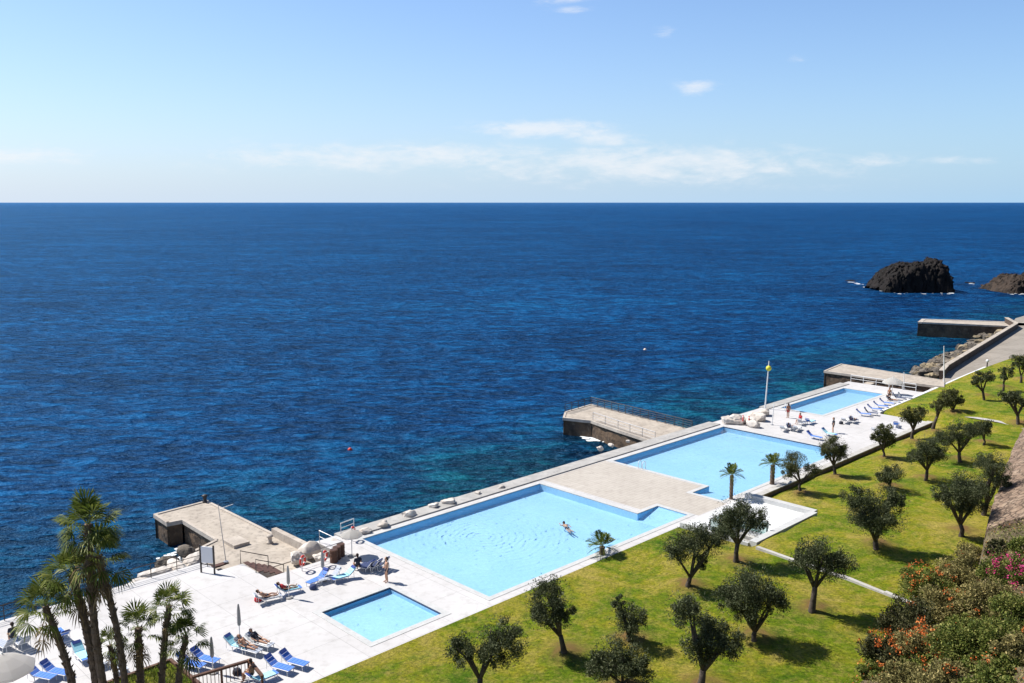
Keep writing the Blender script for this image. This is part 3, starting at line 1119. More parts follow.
tag(w, 'rough brownish rubble stone wall with broad sloping top at the right edge', 'wall')

# stone kerb of the flower bed at the bottom edge
b = MB()
k0, k1 = at(846, 690, .35), at(872, 662, .35)
d = (k1 - k0).normalized()
nrm = Vector((-d.y, d.x, 0))
k0 = k0 - d * 3
b.prism([k0 + nrm * .22, k1 + nrm * .22, k1 - nrm * .22, k0 - nrm * .22], -.2, .42)
tag(b.build('bed_kerb', M['brown_wall']), 'short brown stone kerb of the flower bed at the bottom edge', 'kerb')

# ------------------------------------------------------------------ terrace wall, stair enclosure, path
b = MB()
b.prism([W(66.9, 38.35), W(104.9, 38.35), W(104.9, 38.86), W(66.9, 38.86)], -1.6, .0)
tw = b.build('terrace_wall', M['brown_wall'])
tag(tw, 'long low brown wall holding the pool terrace above the upper lawn', 'wall')
b = MB()
b.prism([W(66.9, 38.25), W(104.9, 38.25), W(104.9, 38.89), W(66.9, 38.89)], .0, .09)
b.build('wall_coping', M['kerb'], tw)

root = thing('stair_enclosure', 'white walled stair enclosure with a glass-sided stairwell set into the lawn', 'enclosure', W(61.5, 35.8, 0))
org = root.location


def Wl(u, v, z=0):
    return W(u, v, z) - org


def pris(bb, u0, u1, v0, v1, z0, z1):
    bb.prism([Wl(u0, v0), Wl(u1, v0), Wl(u1, v1), Wl(u0, v1)], z0, z1)


b = MB()
for r in ((59.3, 65.6, 32.9, 38.88), (56.4, 59.3, 36.4, 38.88)):
    pris(b, *r, -.6, .12)
b.build('floor_slab', M['white_paint'], root)
b = MB()
pris(b, 65.6, 66.2, 32.6, 38.88, -1.2, .5)
pris(b, 56.4, 65.6, 32.3, 32.9, -1.2, .5)
b.build('parapet', M['coping'], root)
b = MB()
pris(b, 56.2, 56.42, 32.9, 38.88, -1.2, .35)
b.build('near_wall', M['coping'], root)
b = MB()
for k in range(6):
    pris(b, 56.5 + .45 * k, 56.95 + .45 * k, 33.0, 36.3, -2.4, -1.6 + .27 * k)
b.build('stair_flight', M['deck_edge'], root)
b = MB()
pris(b, 56.5, 59.2, 36.34, 36.39, -.5, 1.1)
b.build('glass_screen', M['glass'], root)
b = MB()
pris(b, 59.22, 59.27, 33.0, 36.3, .12, 1.1)
b.build('glass_screen', M['glass'], root)
for (u, v) in ((56.5, 36.35), (57.9, 36.35), (59.2, 36.35), (59.24, 33.1)):
    p = Wl(u, v)
    b = MB()
    b.box((p.x, p.y, .3), (.08, .08, 1.7), TH)
    b.build('screen_post', M['dark_steel'], root)

b = MB()
path_px = [(757, 549), (800, 563), (840, 577), (885, 594), (930, 612)]
pts = [lawn_pt(*p) for p in path_px]
d = (pts[-1] - pts[0]).normalized()
nrm = Vector((-d.y, d.x, 0))
for i in range(len(pts) - 1):
    a, c = pts[i], pts[i + 1]
    b.prism([a + nrm * .15, c + nrm * .15, c - nrm * .15, a - nrm * .15], min(a.z, c.z) - .5, max(a.z, c.z) + .10)
tag(b.build('path_kerb', M['kerb']), 'pale concrete kerb running across the lawn from the stair enclosure', 'kerb')

# white garden path of the far lawn
b = MB()
pth = [lawn_pt(*p) for p in ((948, 414), (975, 418), (1000, 422), (1024, 428), (1045, 434))]
for i in range(len(pth) - 1):
    a, c = pth[i], pth[i + 1]
    d = (c - a).normalized()
    nrm = Vector((-d.y, d.x, 0)) * .5
    zu = Vector((0, 0, .06))
    b.add([a + nrm + zu, c + nrm + zu, c - nrm + zu, a - nrm + zu], [(3, 2, 1, 0)])
struct(b.build('garden_path', M['kerb']))
# white kerb where the far lawn meets terrace and promenade
b = MB()
b.prism([W(104.95, 44.45), W(146, 46.02), W(146, 46.42), W(104.95, 44.85)], -1, .16)
tag(b.build('lawn_kerb', M['white_paint']), 'thin white kerb along the seaward edge of the far lawn', 'kerb')

# ------------------------------------------------------------------ promenade, parapet, rock armour
b = MB()
b.prism([W(121.2, 45.5), W(146, 46.45), W(146, 20), W(300, 20), W(300, 64), W(214, 62.5), W(203, 60.0), W(200, 57.5), W(138.5, 49.0), W(133, 47.6)], -4, 0.0)
struct(b.build('promenade', M['promenade']))
b = MB()
pp = [W(133, 47.9), W(138.5, 49.2), W(197, 57.3), W(205.0, 61.6)]
for i in range(len(pp) - 1):
    a, c = pp[i], pp[i + 1]
    d = (c - a).normalized()
    nrm = Vector((-d.y, d.x, 0)) * .30
    b.prism([a + nrm, c + nrm, c - nrm, a - nrm], -4, 1.0 + .003 * i)
tag(b.build('promenade_parapet', M['dark_wall']), 'low dark parapet along the seaward side of the far promenade', 'wall')
b = MB()
for i in range(len(pp) - 1):
    a, c = pp[i], pp[i + 1]
    d = (c - a).normalized()
    nrm = Vector((-d.y, d.x, 0)) * .36
    b.prism([a + nrm, c + nrm, c - nrm, a - nrm], 1.012 + .003 * i, 1.10 + .003 * i)
b.build('parapet_cap', M['pier'], bpy.data.objects['promenade_parapet'])

# ------------------------------------------------------------------ piers


def pier(name, label, poly, ztop, cap_w=.22, mat_top='pier'):
    c = sum(poly, Vector((0, 0, 0))) / len(poly)
    root = thing(name, label, 'pier', (c.x, c.y, ztop))
    loc = [p - Vector((c.x, c.y, p.z)) for p in poly]
    bb = MB()
    # sides in short facets with a rough face
    n = len(loc)
    a = sum(loc[i].x * loc[(i + 1) % n].y - loc[(i + 1) % n].x * loc[i].y for i in range(n))
    if a < 0:
        loc = loc[::-1]
    bb.add([(p.x, p.y, -.02) for p in loc], [list(range(n))])
    bb.build('walkway', M[mat_top], root)
    sb = MB()
    for i in range(n):
        p, q = loc[i], loc[(i + 1) % n]
        e = q - p
        L = e.length
        nx = max(1, int(L / .5))
        out_ = Vector((e.y, -e.x, 0)).normalized()
        lv = [-.02, -.35, -.8, -1.3, -1.9, -2.6, -4]
        grid = []
        for zz in lv:
            for k in range(nx + 1):
                q3 = p + e * (k / nx)
                dd = (.16 * mnoise.noise(Vector((q3.x * .8 + c.x, q3.y * .8, zz * 1.5))) - .02) if 0 < k < nx and zz < -.3 else 0
                if zz <= -.35:
                    dd -= .12
                grid.append((q3.x + out_.x * dd, q3.y + out_.y * dd, zz))
        fs = [(r * (nx + 1) + k, (r + 1) * (nx + 1) + k, (r + 1) * (nx + 1) + k + 1, r * (nx + 1) + k + 1) for r in range(len(lv) - 1) for k in range(nx)]
        sb.add(grid, fs)
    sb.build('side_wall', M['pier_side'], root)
    cb = MB()
    for i in range(n):
        p, q = loc[i], loc[(i + 1) % n]
        e = (q - p).normalized()
        inn = Vector((-e.y, e.x, 0)) * cap_w
        ou = Vector((e.y, -e.x, 0)) * .04
        z = .05 + .003 * (i % 4)
        cb.prism([p + ou - e * .04, q + ou + e * .04, q + inn, p + inn], -.28, z)
    cb.build('edge_cap', M['pier_cap'], root)
    return root


p1 = [W(29.1, 72.9), W(33.9, 73.1), W(34.1, 56.0), W(28.0, 56.05), W(26.6, 57.5), W(26.7, 62.4), W(30.1, 63.8), W(30.2, 69.9), W(29.0, 70.1)]
pier1 = pier('pier', 'near L-shaped concrete pier with a notch, below the information board', p1, -.95)
p2 = [at(563, 418, -.9), at(565, 412, -.9), at(591, 404.5, -.9), at(697, 431, -.9), at(690, 440, -.9), at(654, 442, -.9), at(617, 430, -.9), at(591, 421, -.9)]
pier2 = pier('pier', 'middle concrete pier with long railings beside the second large pool', p2, -.9)
p3 = [at(824, 371, .3), at(841, 364, .3), at(944, 380.5, .3), at(944, 387, .3), at(900, 381.5, .3)]
pier3 = pier('pier', 'bulky far pier behind the narrow pool with a stained wall', p3, .3)
p4 = [at(918, 322, .02), at(922, 319, .02), at(1012, 322, .02), at(1040, 323.5, .02), at(1040, 327, .02), at(1005, 326, .02)]
pier4 = pier('pier', 'thin dark breakwater pier at the end of the promenade', p4, .02, cap_w=.8)

# step up the slab on the near pier, parapet and stub wall beside the landing
b = MB()
b.prism([W(33.75, 55.7), W(34.2, 55.7), W(34.12, 61.6), W(33.7, 61.6)], -1.0, -.35)
tag(b.build('landing_parapet', M['pier_cap']), 'low weathered wall on the right side of the near pier', 'wall')
b = MB()
for k in range(5):
    b.box(W(28.35 + .42 * k + .21, 55.0, -.95 + (.95 - .19 * k) / 2 - .02), (.42, 2.2, .95 - .19 * k), TH)
st = b.build('landing_steps', M['pier_cap'])
tag(st, 'short stair of dark treads leading down from the terrace to the near pier', 'stairs')
for k in range(5):
    t = MB()
    t.box(W(28.35 + .42 * k + .24, 55.0, -.95 + (.95 - .19 * k) - .01), (.36, 2.22, .05), TH)
    t.build('tread', M['tread'], st)
b = MB()
for v in (53.9, 56.05):
    b.tube([W(28.2, v, 0), W(28.2, v, .95), W(30.3, v, -.02), W(30.3, v, -.9)], .035, 6)
b.build('handrail', M['dark_steel'], st)

# second small ramp of timber treads, left of the stair
b = MB()
for k in range(4):
    b.box(W(27.0 + .0 * k, 57.2 + .42 * k, -.12 - .2 * k), (1.6, .4, .08), TH)
tag(b.build('timber_steps', M['tread']), 'dark timber steps between the information board and the near pier', 'stairs')

# raised square slab with a drain on the near pier
b = MB()
b.prism([W(30.3, 61.2), W(31.6, 61.2), W(31.6, 63.0), W(30.3, 63.0)], -1.0, -.72)
tag(b.build('pier_block', M['pier_cap']), 'low raised concrete block in the middle of the near pier', 'block')

# low ledges in the gap behind the far pool
b = MB()
b.prism([W(119.5, 46.5), W(133, 47.8), W(131, 56.5), W(121.3, 56.2)], -4, -1.9)
struct(b.build('rock_shelf', M['pier_side']))
b = MB()
b.prism([W(121.2, 54.7), W(132, 55.4), W(132, 54.2), W(121.2, 53.6)], -3, -.4)
tag(b.build('sea_wall', M['pier_cap']), 'low pale sea wall in the gap between narrow pool and bulky pier', 'wall')


# ------------------------------------------------------------------ rocks
def rock_mesh(seed, sub=3, sx=1, sy=1, sz=.8, rough=.35, flat=.0):
    bm = bmesh.new()
    bmesh.ops.create_icosphere(bm, subdivisions=sub, radius=1)
    for vtx in bm.verts:
        p = vtx.co.copy()
        k = 1 + rough * 1.3 * mnoise.noise(p * 1.1 + Vector((seed * 3.1, 0, 0))) + rough * .5 * mnoise.noise(p * 2.7 + Vector((0, seed * 1.7, 0)))
        # chisel with a few planes
        p = p * k
        rr = random.Random(seed)
        for _ in range(11):
            nrm = Vector((rr.gauss(0, 1), rr.gauss(0, 1), rr.gauss(0, 1))).normalized()
            dd = p.dot(nrm) - .66
            if dd > 0:
                p -= nrm * dd * .85
        p += vtx.co * (.07 * mnoise.noise(vtx.co * 5 + Vector((seed, 2, 1))) + .04 * mnoise.noise(vtx.co * 11))
        vtx.co = Vector((p.x * sx, p.y * sy, p.z * sz))
    me = bpy.data.meshes.new('rock')
    bm.to_mesh(me)
    bm.free()
    return me


rock_variants = [rock_mesh(s, 3, 1 + .25 * math.sin(s), 1, .75) for s in range(6)]


def rock(name, p, size, mat, label, cat, group, var=None, rz=None, tilt=0):
    me = rock_variants[random.randrange(6) if var is None else var].copy()
    me.materials.append(M[mat])
    o = link(name, me, None, p, random.random() * 6 if rz is None else rz)
    o.scale = (size, size * (.8 + .4 * random.random()), size * (.75 + .4 * random.random()))
    return tag(o, label, cat, group)


ordw = ['first', 'second', 'third', 'fourth', 'fifth', 'sixth', 'seventh', 'eighth', 'ninth', 'tenth']
for i, (x, y, s) in enumerate(((366, 531, .55), (383, 525, .62), (409, 515, .8), (434, 506, .62), (449, 502, .7), (478, 493, .45), (502, 487, .4), (600, 449, .5), (611, 445, .55), (628, 441, .35))):
    p = at(x, y, .15)
    rock('boulder', p, s * .8, 'boulder', f'{ordw[i]} pale boulder from the left on the seaward ledge of the large pools', 'boulder', 'pale boulders along the ledge')
for i, (x, y, s, l) in enumerate(((727, 421, .8, 'leftmost white boulder in the pile beyond the middle pool'), (737, 421, 1.0, 'broad white boulder second from left in the pile beyond the middle pool'),
                                  (746, 420, .9, 'white boulder in the centre of the pile beyond the middle pool'), (756, 417, 1.1, 'tallest white boulder on the right of the pile beyond the middle pool'),
                                  (752, 424, .9, 'front brownish boulder of the pile behind the lifebuoys'), (764, 413, .8, 'last boulder of the pile, next to the shower post'))):
    rock('boulder', at(x, y, .3), s, 'boulder', l, 'boulder', 'boulders beyond the middle pool')
for i, (x, y, s, l) in enumerate(((160, 577, 1.1, 'large white boulder left of the information board by the sea'), (177, 571, 1.0, 'white boulder right behind the railing near the board'),
                                  (192, 563, 1.0, 'pale boulder touching the corner of the near pier'), (147, 582, .7, 'smaller white boulder at the railing beside the large one'),
                                  (135, 586, .7, 'yellowish boulder farthest left behind the railing'), (186, 552, .9, 'brown wet boulder at the inner corner of the near pier'),
                                  (168, 566, .8, 'low boulder half in the foam below the railing'))):
    rock('boulder', at(x, y, -.7), s, 'boulder' if i not in (5, 6) else 'armour', l, 'boulder', 'boulders by the near pier')
for i, (x, y, s, l) in enumerate(((322, 559, .8, 'pale boulder right of the big tilted block near the lifebuoy'), (336, 547, 1.0, 'white boulder behind the rusty barrels'), (343, 540, .8, 'white boulder below the little sea railing'),
                                  (298, 559, .7, 'brown boulder left of the big tilted block'), (330, 553, .6, 'small boulder in front of the white boulder by the barrels'))):
    rock('boulder', at(x, y, -.5), s, 'boulder', l, 'boulder', 'boulders right of the near pier')
# big cylindrical armour block
bm = MB()
bm.lathe([(0, -1.0), (.54, -.98), (.62, -.85), (.62, .8), (.54, .95), (0, 1.0)], 18, wob=lambda i, n, z: 1 + .05 * math.sin(i * 2.3 + z * 3))
cyl = bm.build('armour_block', M['boulder'], loc=at(309, 551, -.5), smooth=True)
cyl.rotation_euler = (R(62), 0, R(35))
tag(cyl, 'large round concrete armour block lying tilted beside the near pier', 'block')

# rock armour below the promenade
arm = 0
rr = random.Random(5)
for i in range(230):
    t = rr.random()
    u = 139 + 60 * t
    vbase = 49.6 + (u - 138.5) * 8.5 / 61.5
    off = rr.random() ** 1.1 * 7.0 * (1 - .25 * t)
    z = SEA + 2.2 * (1 - off / 7) + rr.uniform(-.45, .35)
    rock('armour_rock', W(u, vbase + .8 + off, z), rr.uniform(.4, 1.1), 'armour_ochre' if i % 4 == 0 else 'armour', 'grey brown rock of the armour slope below the far promenade parapet', 'rock', 'rock armour below the promenade')
for i in range(16):
    u = rr.uniform(121.5, 134)
    v = rr.uniform(48.5, 53.2)
    rock('shelf_rock', W(u, v, -1.6), rr.uniform(.5, 1.0), 'armour', 'dark rock lying in the gap between narrow pool and bulky pier', 'rock', 'rocks behind the narrow pool')


# islets
def islet(name, label, px0, px1, ybase, outline, depth, mat, seed):
    c0, c1 = at(px0, ybase, SEA), at(px1, ybase, SEA)
    Wd = (c1 - c0).length
    cen = (c0 + c1) / 2
    cen.y += depth * .35
    NX, NY = 170, 110
    sc = cen.y / FPX
    V = np.zeros((NX, NY, 3))
    ox = [a for a, _ in outline]
    oh = [h for _, h in outline]
    for i in range(NX):
        for j in range(NY):
            fx, fy = i / (NX - 1), (j / (NY - 1) * 2 - 1) * 1.4
            x, y = (fx - .5) * Wd, fy * depth / 2
            wob = .13 * mnoise.noise(Vector((x * .35, y * .35, seed))) + .07 * mnoise.noise(Vector((x * 1.1, y * 1.1, seed + 3)))
            fxx = fx + .03 * mnoise.noise(Vector((y * .6, 3, seed)))
            hpx = interp(fxx, ox, oh)
            h = hpx * sc
            e = max(0.0, abs(fy) + wob)
            prof = max(0, 1 - e ** 4.5) ** .42 if e < 1 else 0
            # columns: ridged crinkles
            cr = abs(mnoise.noise(Vector((x * .75, y * .75, seed + 9))))
            cr2 = mnoise.noise(Vector((x * 2.1, y * 2.1, seed + 5)))
            h = h * .93 * prof * (1 - .16 * cr) + (cr2 * .55 + .8 * mnoise.noise(Vector((x * .3, y * .3, seed + 20)))) * min(1, h * prof * .25)
            apron = 1.5 * min(1, max(0, 1 - max(0, e - .8) / .25)) * (1 + .5 * cr2) * min(1, fx * 12, (1 - fx) * 12)
            zz_ = max(h, apron) - .5
            q3 = Vector((x * .9, y * .9, zz_ * .5 + seed))
            n3 = mnoise.noise(q3) + .6 * mnoise.noise(q3 * 2.3) + .4 * mnoise.noise(q3 * 4.1)
            st_ = mnoise.noise(Vector((x * .25, y * .25, zz_ * 1.5 + seed)))
            V[i, j] = (x + .6 * n3 + .4 * st_, y - .5 * n3 - .9 * st_, zz_ + (.5 * n3 if zz_ > .3 else 0))
    idx = np.arange(NX * NY).reshape(NX, NY)
    F = np.stack([idx[:-1, :-1], idx[1:, :-1], idx[1:, 1:], idx[:-1, 1:]], -1).reshape(-1, 4)
    o = np_mesh(name, V.reshape(-1, 3), F, M[mat], loc=(cen.x, cen.y, SEA))
    return tag(o, label, 'rock islet')


islet('rock_islet', 'large black basalt islet rising out of the sea at upper right', 881, 950, 292,
      [(0, 4), (.05, 13), (.12, 20), (.2, 25), (.3, 29), (.5, 31), (.75, 32), (.86, 36), (.91, 33), (.965, 20), (1, 4)], 17, 'basalt', 1)
islet('rock_islet', 'smaller brown rock islet cut by the right edge of the picture', 1004, 1100, 293,
      [(0, 0), (.03, 7), (.1, 14), (.16, 19), (.22, 20), (.3, 17), (.4, 19), (.55, 22), (.7, 18), (.85, 12), (1, 0)], 18, 'basalt_pale', 4)
rock('sea_rock', at(970, 283, SEA), 2.0, 'basalt', 'tiny rock awash between the two islets', 'rock', None).scale = (2.2, 1.2, .6)
rock('sea_rock', at(851, 281, SEA), 2.0, 'basalt', 'small awash rock at the left tip of the black islet', 'rock', None).scale = (2.5, 1.2, .5)

# foam where waves break
fb = MB()


def foam(x0, y0, x1, y1, n, r, seed):
    q = random.Random(seed)
    for i in range(n):
        t = q.random()
        x = x0 + (x1 - x0) * t + q.gauss(0, 1) * 1.2
        y = y0 + (y1 - y0) * t + q.gauss(0, 1) * .8
        p = at(x, y, SEA)
        rr_ = r * q.uniform(.3, 1)
        z = SEA + .03 + .0015 * len(fb.f) % .08
        m_ = q.randrange(7, 11)
        ph = q.random() * 6
        fb.add([(p.x + rr_ * q.uniform(.5, 1.2) * math.cos(ph + k * 6.283 / m_), p.y + rr_ * q.uniform(.5, 1.2) * math.sin(ph + k * 6.283 / m_), z) for k in range(m_)], [list(range(m_))])


foam(848, 281, 864, 285, 9, 1.0, 1)
foam(866, 288, 900, 293, 16, .8, 2)
foam(905, 293, 950, 293.5, 12, .7, 3)
foam(950, 292, 962, 291, 4, 1.0, 4)
foam(1005, 293, 1026, 294, 9, 1.0, 5)
foam(966, 283, 974, 284, 8, 1.0, 6)
foam(172, 566, 190, 553, 90, .32, 7)
foam(184, 556, 178, 548, 30, .28, 8)
foam(150, 580, 176, 570, 40, .25, 9)
foam(160, 560, 186, 550, 50, .2, 19)
foam(583, 436, 606, 441, 60, .5, 10)
foam(590, 441, 600, 440, 30, .5, 11)
foam(945, 366, 1000, 338, 45, .7, 12)
foam(934, 329, 944, 330, 10, .9, 13)
fo = fb.build('foam', M['foam'])
fo['kind'] = 'stuff'
fo['label'] = 'white sea foam breaking at rocks and piers'

# ------------------------------------------------------------------ olive trees


def olive(bp, lobes, label, tone, i):
    base = lawn_pt(*bp)
    Y = base.y
    k = Y / FPX / math.cos(PITCH)
    root = thing('olive_tree', label, 'tree', base, 0, 'olive trees on the lawn')
    cs = []
    for (x, y, r) in lobes:
        p = at_depth(x, y, Y) - base
        p.y += random.uniform(-.35, .35) * r * k
        cs.append((p, r * k))
    tb = MB()
    top = sum((c for c, _ in cs), Vector((0, 0, 0))) / len(cs)
    zlow = min(c.z - r for c, r in cs)
    fz = max(.35, zlow * .75)
    fork = Vector((top.x * .35 + random.uniform(-.1, .1), top.y * .35, fz))
    r0 = max(.10, .058 * top.z)
    mid = fork * .5 + Vector((random.uniform(-.1, .1), random.uniform(-.1, .1), 0))
    tb.tube([Vector((0, 0, -.25)), Vector((0, 0, .05)), mid, fork], [r0 * 1.6, r0 * 1.15, r0 * .95, r0 * .85], 9, rough=.25)
    for (c, r) in cs:
        n_l = 3
        for q in range(n_l):
            end = c + Vector((random.uniform(-.5, .5) * r, random.uniform(-.5, .5) * r, random.uniform(-.2, .45) * r))
            m1 = fork.lerp(c, .55) + Vector((random.uniform(-.12, .12), random.uniform(-.12, .12), random.uniform(-.1, .12)))
            tb.tube([fork - Vector((0, 0, .1)), m1, end], [r0 * .62, r0 * .4, r0 * .1], 7, rough=.2)
    tb.build('trunk', M['bark'], root, smooth=True)
    far = Y > 85
    L, Wd = (.125, .045) if not far else (.20, .075)
    vv, ff = [], []
    off = 0
    for (c, r) in cs:
        n = int((2500 if far else 6200) * (r / 1.3) ** 2) + 300
        sub = max(12, int(34 * r / 1.5))
        r *= 1.08
        pos, outw = crown_points(c, r, n, sub=sub, hollow=.25, squash=random.uniform(.75, .98))
        # a few stray sprigs that break the outline
        ns = n // 20
        sp = unit(rng.normal(size=(ns, 3))) * r * (.92 + .16 * rng.random((ns, 1))) * np.array([1, 1, .9])
        pos = np.vstack([pos, np.array(c) + sp])
        outw = np.vstack([outw, sp / r])
        direc = outw * .9 + rng.normal(size=outw.shape) * .8 + np.array([0, 0, .25])
        v_, f_ = leaf_quads(pos, direc, L, Wd)
        vv.append(v_)
        ff.append(f_ + off)
        off += len(v_)
    np_mesh('crown', np.vstack(vv), np.vstack(ff), M['olive_leaf_warm' if tone else 'olive_leaf'], root)
    return root


for i, (bp, lobes, lab, tone) in enumerate(OLIVES):
    olive(bp, lobes, lab, tone, i)


# ------------------------------------------------------------------ palms
def fan_leaf(mb_v, mb_f, base, direc, size, droop, nseg=21, petiole=.9):
    """a palmate leaf: a stalk, then narrow blades spread over an arc, tips drooping"""
    d = Vector(direc).normalized()
    up = Vector((0, 0, 1))
    side = d.cross(up)
    if side.length < .1:
        side = Vector((1, 0, 0))
    side.normalize()
    nrm = side.cross(d).normalized()
    roll = random.uniform(-.5, .5)
    side = (Matrix.Rotation(roll, 3, d) @ side)
    nrm = (Matrix.Rotation(roll, 3, d) @ nrm)
    hub = Vector(base) + d * size * petiole
    hub.z -= droop * size * .25
    # stalk
    o = len(mb_v)
    w = .02
    mb_v.extend([tuple(Vector(base) - side * w), tuple(Vector(base) + side * w), tuple(hub + side * w * .6), tuple(hub - side * w * .6)])
    mb_f.append((o, o + 1, o + 2, o + 3))
    half = R(random.uniform(72, 100))
    for s in range(nseg):
        t = s / (nseg - 1) * 2 - 1
        a = t * half
        dd = d * math.cos(a) + side * math.sin(a)
        L = size * (.82 + .25 * math.cos(a)) * random.uniform(.85, 1.05)
        wd = size * .042
        perp = (nrm.cross(dd)).normalized()
        m1 = hub + dd * L * .55 + nrm * L * .06 * (1 if s % 2 else -1) - up * droop * L * .12
        tip = hub + dd * L - up * (droop * L * random.uniform(.35, .65)) - dd * droop * L * .15
        o = len(mb_v)
        mb_v.extend([tuple(hub), tuple(m1 + perp * wd + nrm * wd * .5), tuple(tip), tuple(m1 - perp * wd + nrm * wd * .5)])
        mb_f.append((o, o + 1, o + 2, o + 3))


def fan_palm(label, base, crown, r_tr, size, nleaf, ndead, bend=(0, 0), group='fan palms by the planter', skirt=0.0, up_bias=.25, name='fan_palm'):
    root = thing(name, label, 'palm tree', base, 0, group)
    top = Vector(crown) - Vector(base)
    tb = MB()
    path, rad = [], []
    n = max(6, int(top.z / .22))
    for k in range(n + 1):
        t = k / n
        p = top * t + Vector((bend[0], bend[1], 0)) * math.sin(t * math.pi)
        path.append(p if k else Vector((0, 0, -.2)))
        rad.append(r_tr * (1.35 - .35 * min(1, t * 4)) * (1 - .22 * t) * (1.08 if k % 2 else .94))
    tb.tube(path, rad, 10, rough=.12)
    # old leaf bases
    for k in range(int(top.z * 13)):
        t = random.uniform(.35 if top.z > 3 else .1, 1)
        p = top * t + Vector((bend[0], bend[1], 0)) * math.sin(t * math.pi)
        a = random.random() * 6.283
        r_ = r_tr * .8
        q = p + Vector((math.cos(a) * r_, math.sin(a) * r_, 0))
        tb.tube([q, q + Vector((math.cos(a) * .1, math.sin(a) * .1, .13))], [.045, .012], 4)
    tb.build('trunk', M['palm_bark'], root)
    v_, f_ = [], []
    for i in range(nleaf):
        a = i * 2.399 + random.uniform(-.3, .3)
        t = (i + .5) / nleaf
        el = R(78) - t * R(105) + random.uniform(-.12, .12) + up_bias * .4
        d = (math.cos(a) * math.cos(el), math.sin(a) * math.cos(el), math.sin(el))
        fan_leaf(v_, f_, top + Vector((0, 0, -.25 * t)), d, size * random.uniform(.8, 1.1), .25 + .75 * t)
    np_mesh('crown', np.array(v_), np.array(f_), M['palm_leaf'], root)
    if ndead:
        v_, f_ = [], []
        for i in range(ndead):
            a = i * 2.399 + random.uniform(-.5, .5)
            el = R(random.uniform(-75, -25))
            d = (math.cos(a) * math.cos(el), math.sin(a) * math.cos(el), math.sin(el))
            fan_leaf(v_, f_, top + Vector((0, 0, -.3 - skirt * random.random())), d, size * random.uniform(.6, .95), 1.1, 11, .6)
        np_mesh('dead_fronds', np.array(v_), np.array(f_), M['palm_dead'], root)
    return root


def ptall(bx, by, cx, cy, **kw):
    base = at(bx, by, 0)
    return base, at_depth(cx, cy, base.y)


for (bx, by, cx, cy, lab, rt, size, nl, nd, bend, skirt) in (
    (80, 728, 45, 606, 'left leaning fan palm of the tall cluster with a hanging dead frond', .19, .95, 20, 8, (.25, 0), .9),
    (101, 724, 72, 574, 'second tall fan palm from the left with a dark dense crown', .22, 1.0, 24, 7, (.2, 0), .7),
    (112, 732, 88, 524, 'tallest fan palm with the highest bushy crown in the lower left', .20, .98, 30, 10, (-.25, 0), 1.8),
    (128, 730, 98, 556, 'tall thin fan palm behind the tallest one, crown leaning right', .17, .95, 22, 8, (.3, 0), 1.0),
    (119, 716, 110, 645, 'short fan palm with a bright green tuft among the tall trunks', .14, .62, 15, 3, (.1, 0), .3),
    (142, 712, 138, 628, 'spiky fan palm with upright fronds in the middle of the planter', .20, .85, 18, 8, (.0, 0), .8),
    (161, 713, 169, 606, 'fan palm with a bright curled crown right of the spiky one', .17, .80, 20, 5, (-.1, 0), .5),
    (176, 714, 186, 636, 'rightmost fan palm of the planter with low drooping fronds', .16, .80, 19, 6, (-.1, 0), .5),
):
    B_, C_ = ptall(bx, by, cx, cy)
    fan_palm(lab, B_, C_, rt, size, nl, nd, bend, skirt=skirt)


# feather palms by the pools
def feather_palm(label, base, trunk_h, r_tr, L, nleaf, up=.5):
    root = thing('young_palm', label, 'palm tree', base, 0, 'young palms at the pool edge')
    tb = MB()
    n = max(3, int(trunk_h / .15))
    tb.tube([Vector((0, 0, -.1 + (trunk_h + .1) * k / n)) for k in range(n + 1)], [r_tr * (1.25 if k == 0 else (1.08 if k % 2 else .92)) for k in range(n + 1)], 10, rough=.1)
    tb.build('trunk', M['palm_bark'], root)
    v_, f_ = [], []
    for i in range(nleaf):
        a = i * 2.399 + random.uniform(-.2, .2)
        t = (i + .5) / nleaf
        el = R(80) - t * R(80)
        d = Vector((math.cos(a) * math.cos(el), math.sin(a) * math.cos(el), math.sin(el)))
        side = Vector((-math.sin(a), math.cos(a), 0))
        prev = Vector((0, 0, trunk_h))
        l_ = L * random.uniform(.85, 1.1)
        ns = 12
        pts_ = []
        for s in range(ns + 1):
            q = s / ns
            pts_.append(Vector((0, 0, trunk_h)) + d * l_ * q - Vector((0, 0, (.2 + .35 * t) * l_ * q * q)))
        for s in range(ns):
            o = len(v_)
            v_.extend([tuple(pts_[s] - side * .02), tuple(pts_[s] + side * .02), tuple(pts_[s + 1] + side * .012), tuple(pts_[s + 1] - side * .012)])
            f_.append((o, o + 1, o + 2, o + 3))
            if s < 2:
                continue
            w = .42 * L * math.sin(math.pi * (s / ns) ** .75) * .75 + .08
            for sg in (-1, 1):
                for hh in (0, .5):
                    p = pts_[s].lerp(pts_[s + 1], hh)
                    tip = p + side * sg * w * .8 + d * w * .75 + Vector((0, 0, .1 * w - .25 * w * random.random()))
                    o = len(v_)
                    m_ = p.lerp(tip, .5)
                    v_.extend([tuple(p), tuple(m_ + d * .035), tuple(tip), tuple(m_ - d * .035)])
                    f_.append((o, o + 1, o + 2, o + 3))
    np_mesh('crown', np.array(v_), np.array(f_), M['palm_leaf'], root)
    return root


feather_palm('short young palm with spreading fronds at the edge of the largest pool', at(602, 554, 0), .55, .2, 1.55, 16)
feather_palm('young palm with a grey trunk standing at the near corner of the middle pool', at(731, 499, 0), 2.1, .16, 1.25, 16)
feather_palm('young palm beside the middle pool next to the terrace wall', at(772, 484, 0), 1.75, .2, 1.45, 17)

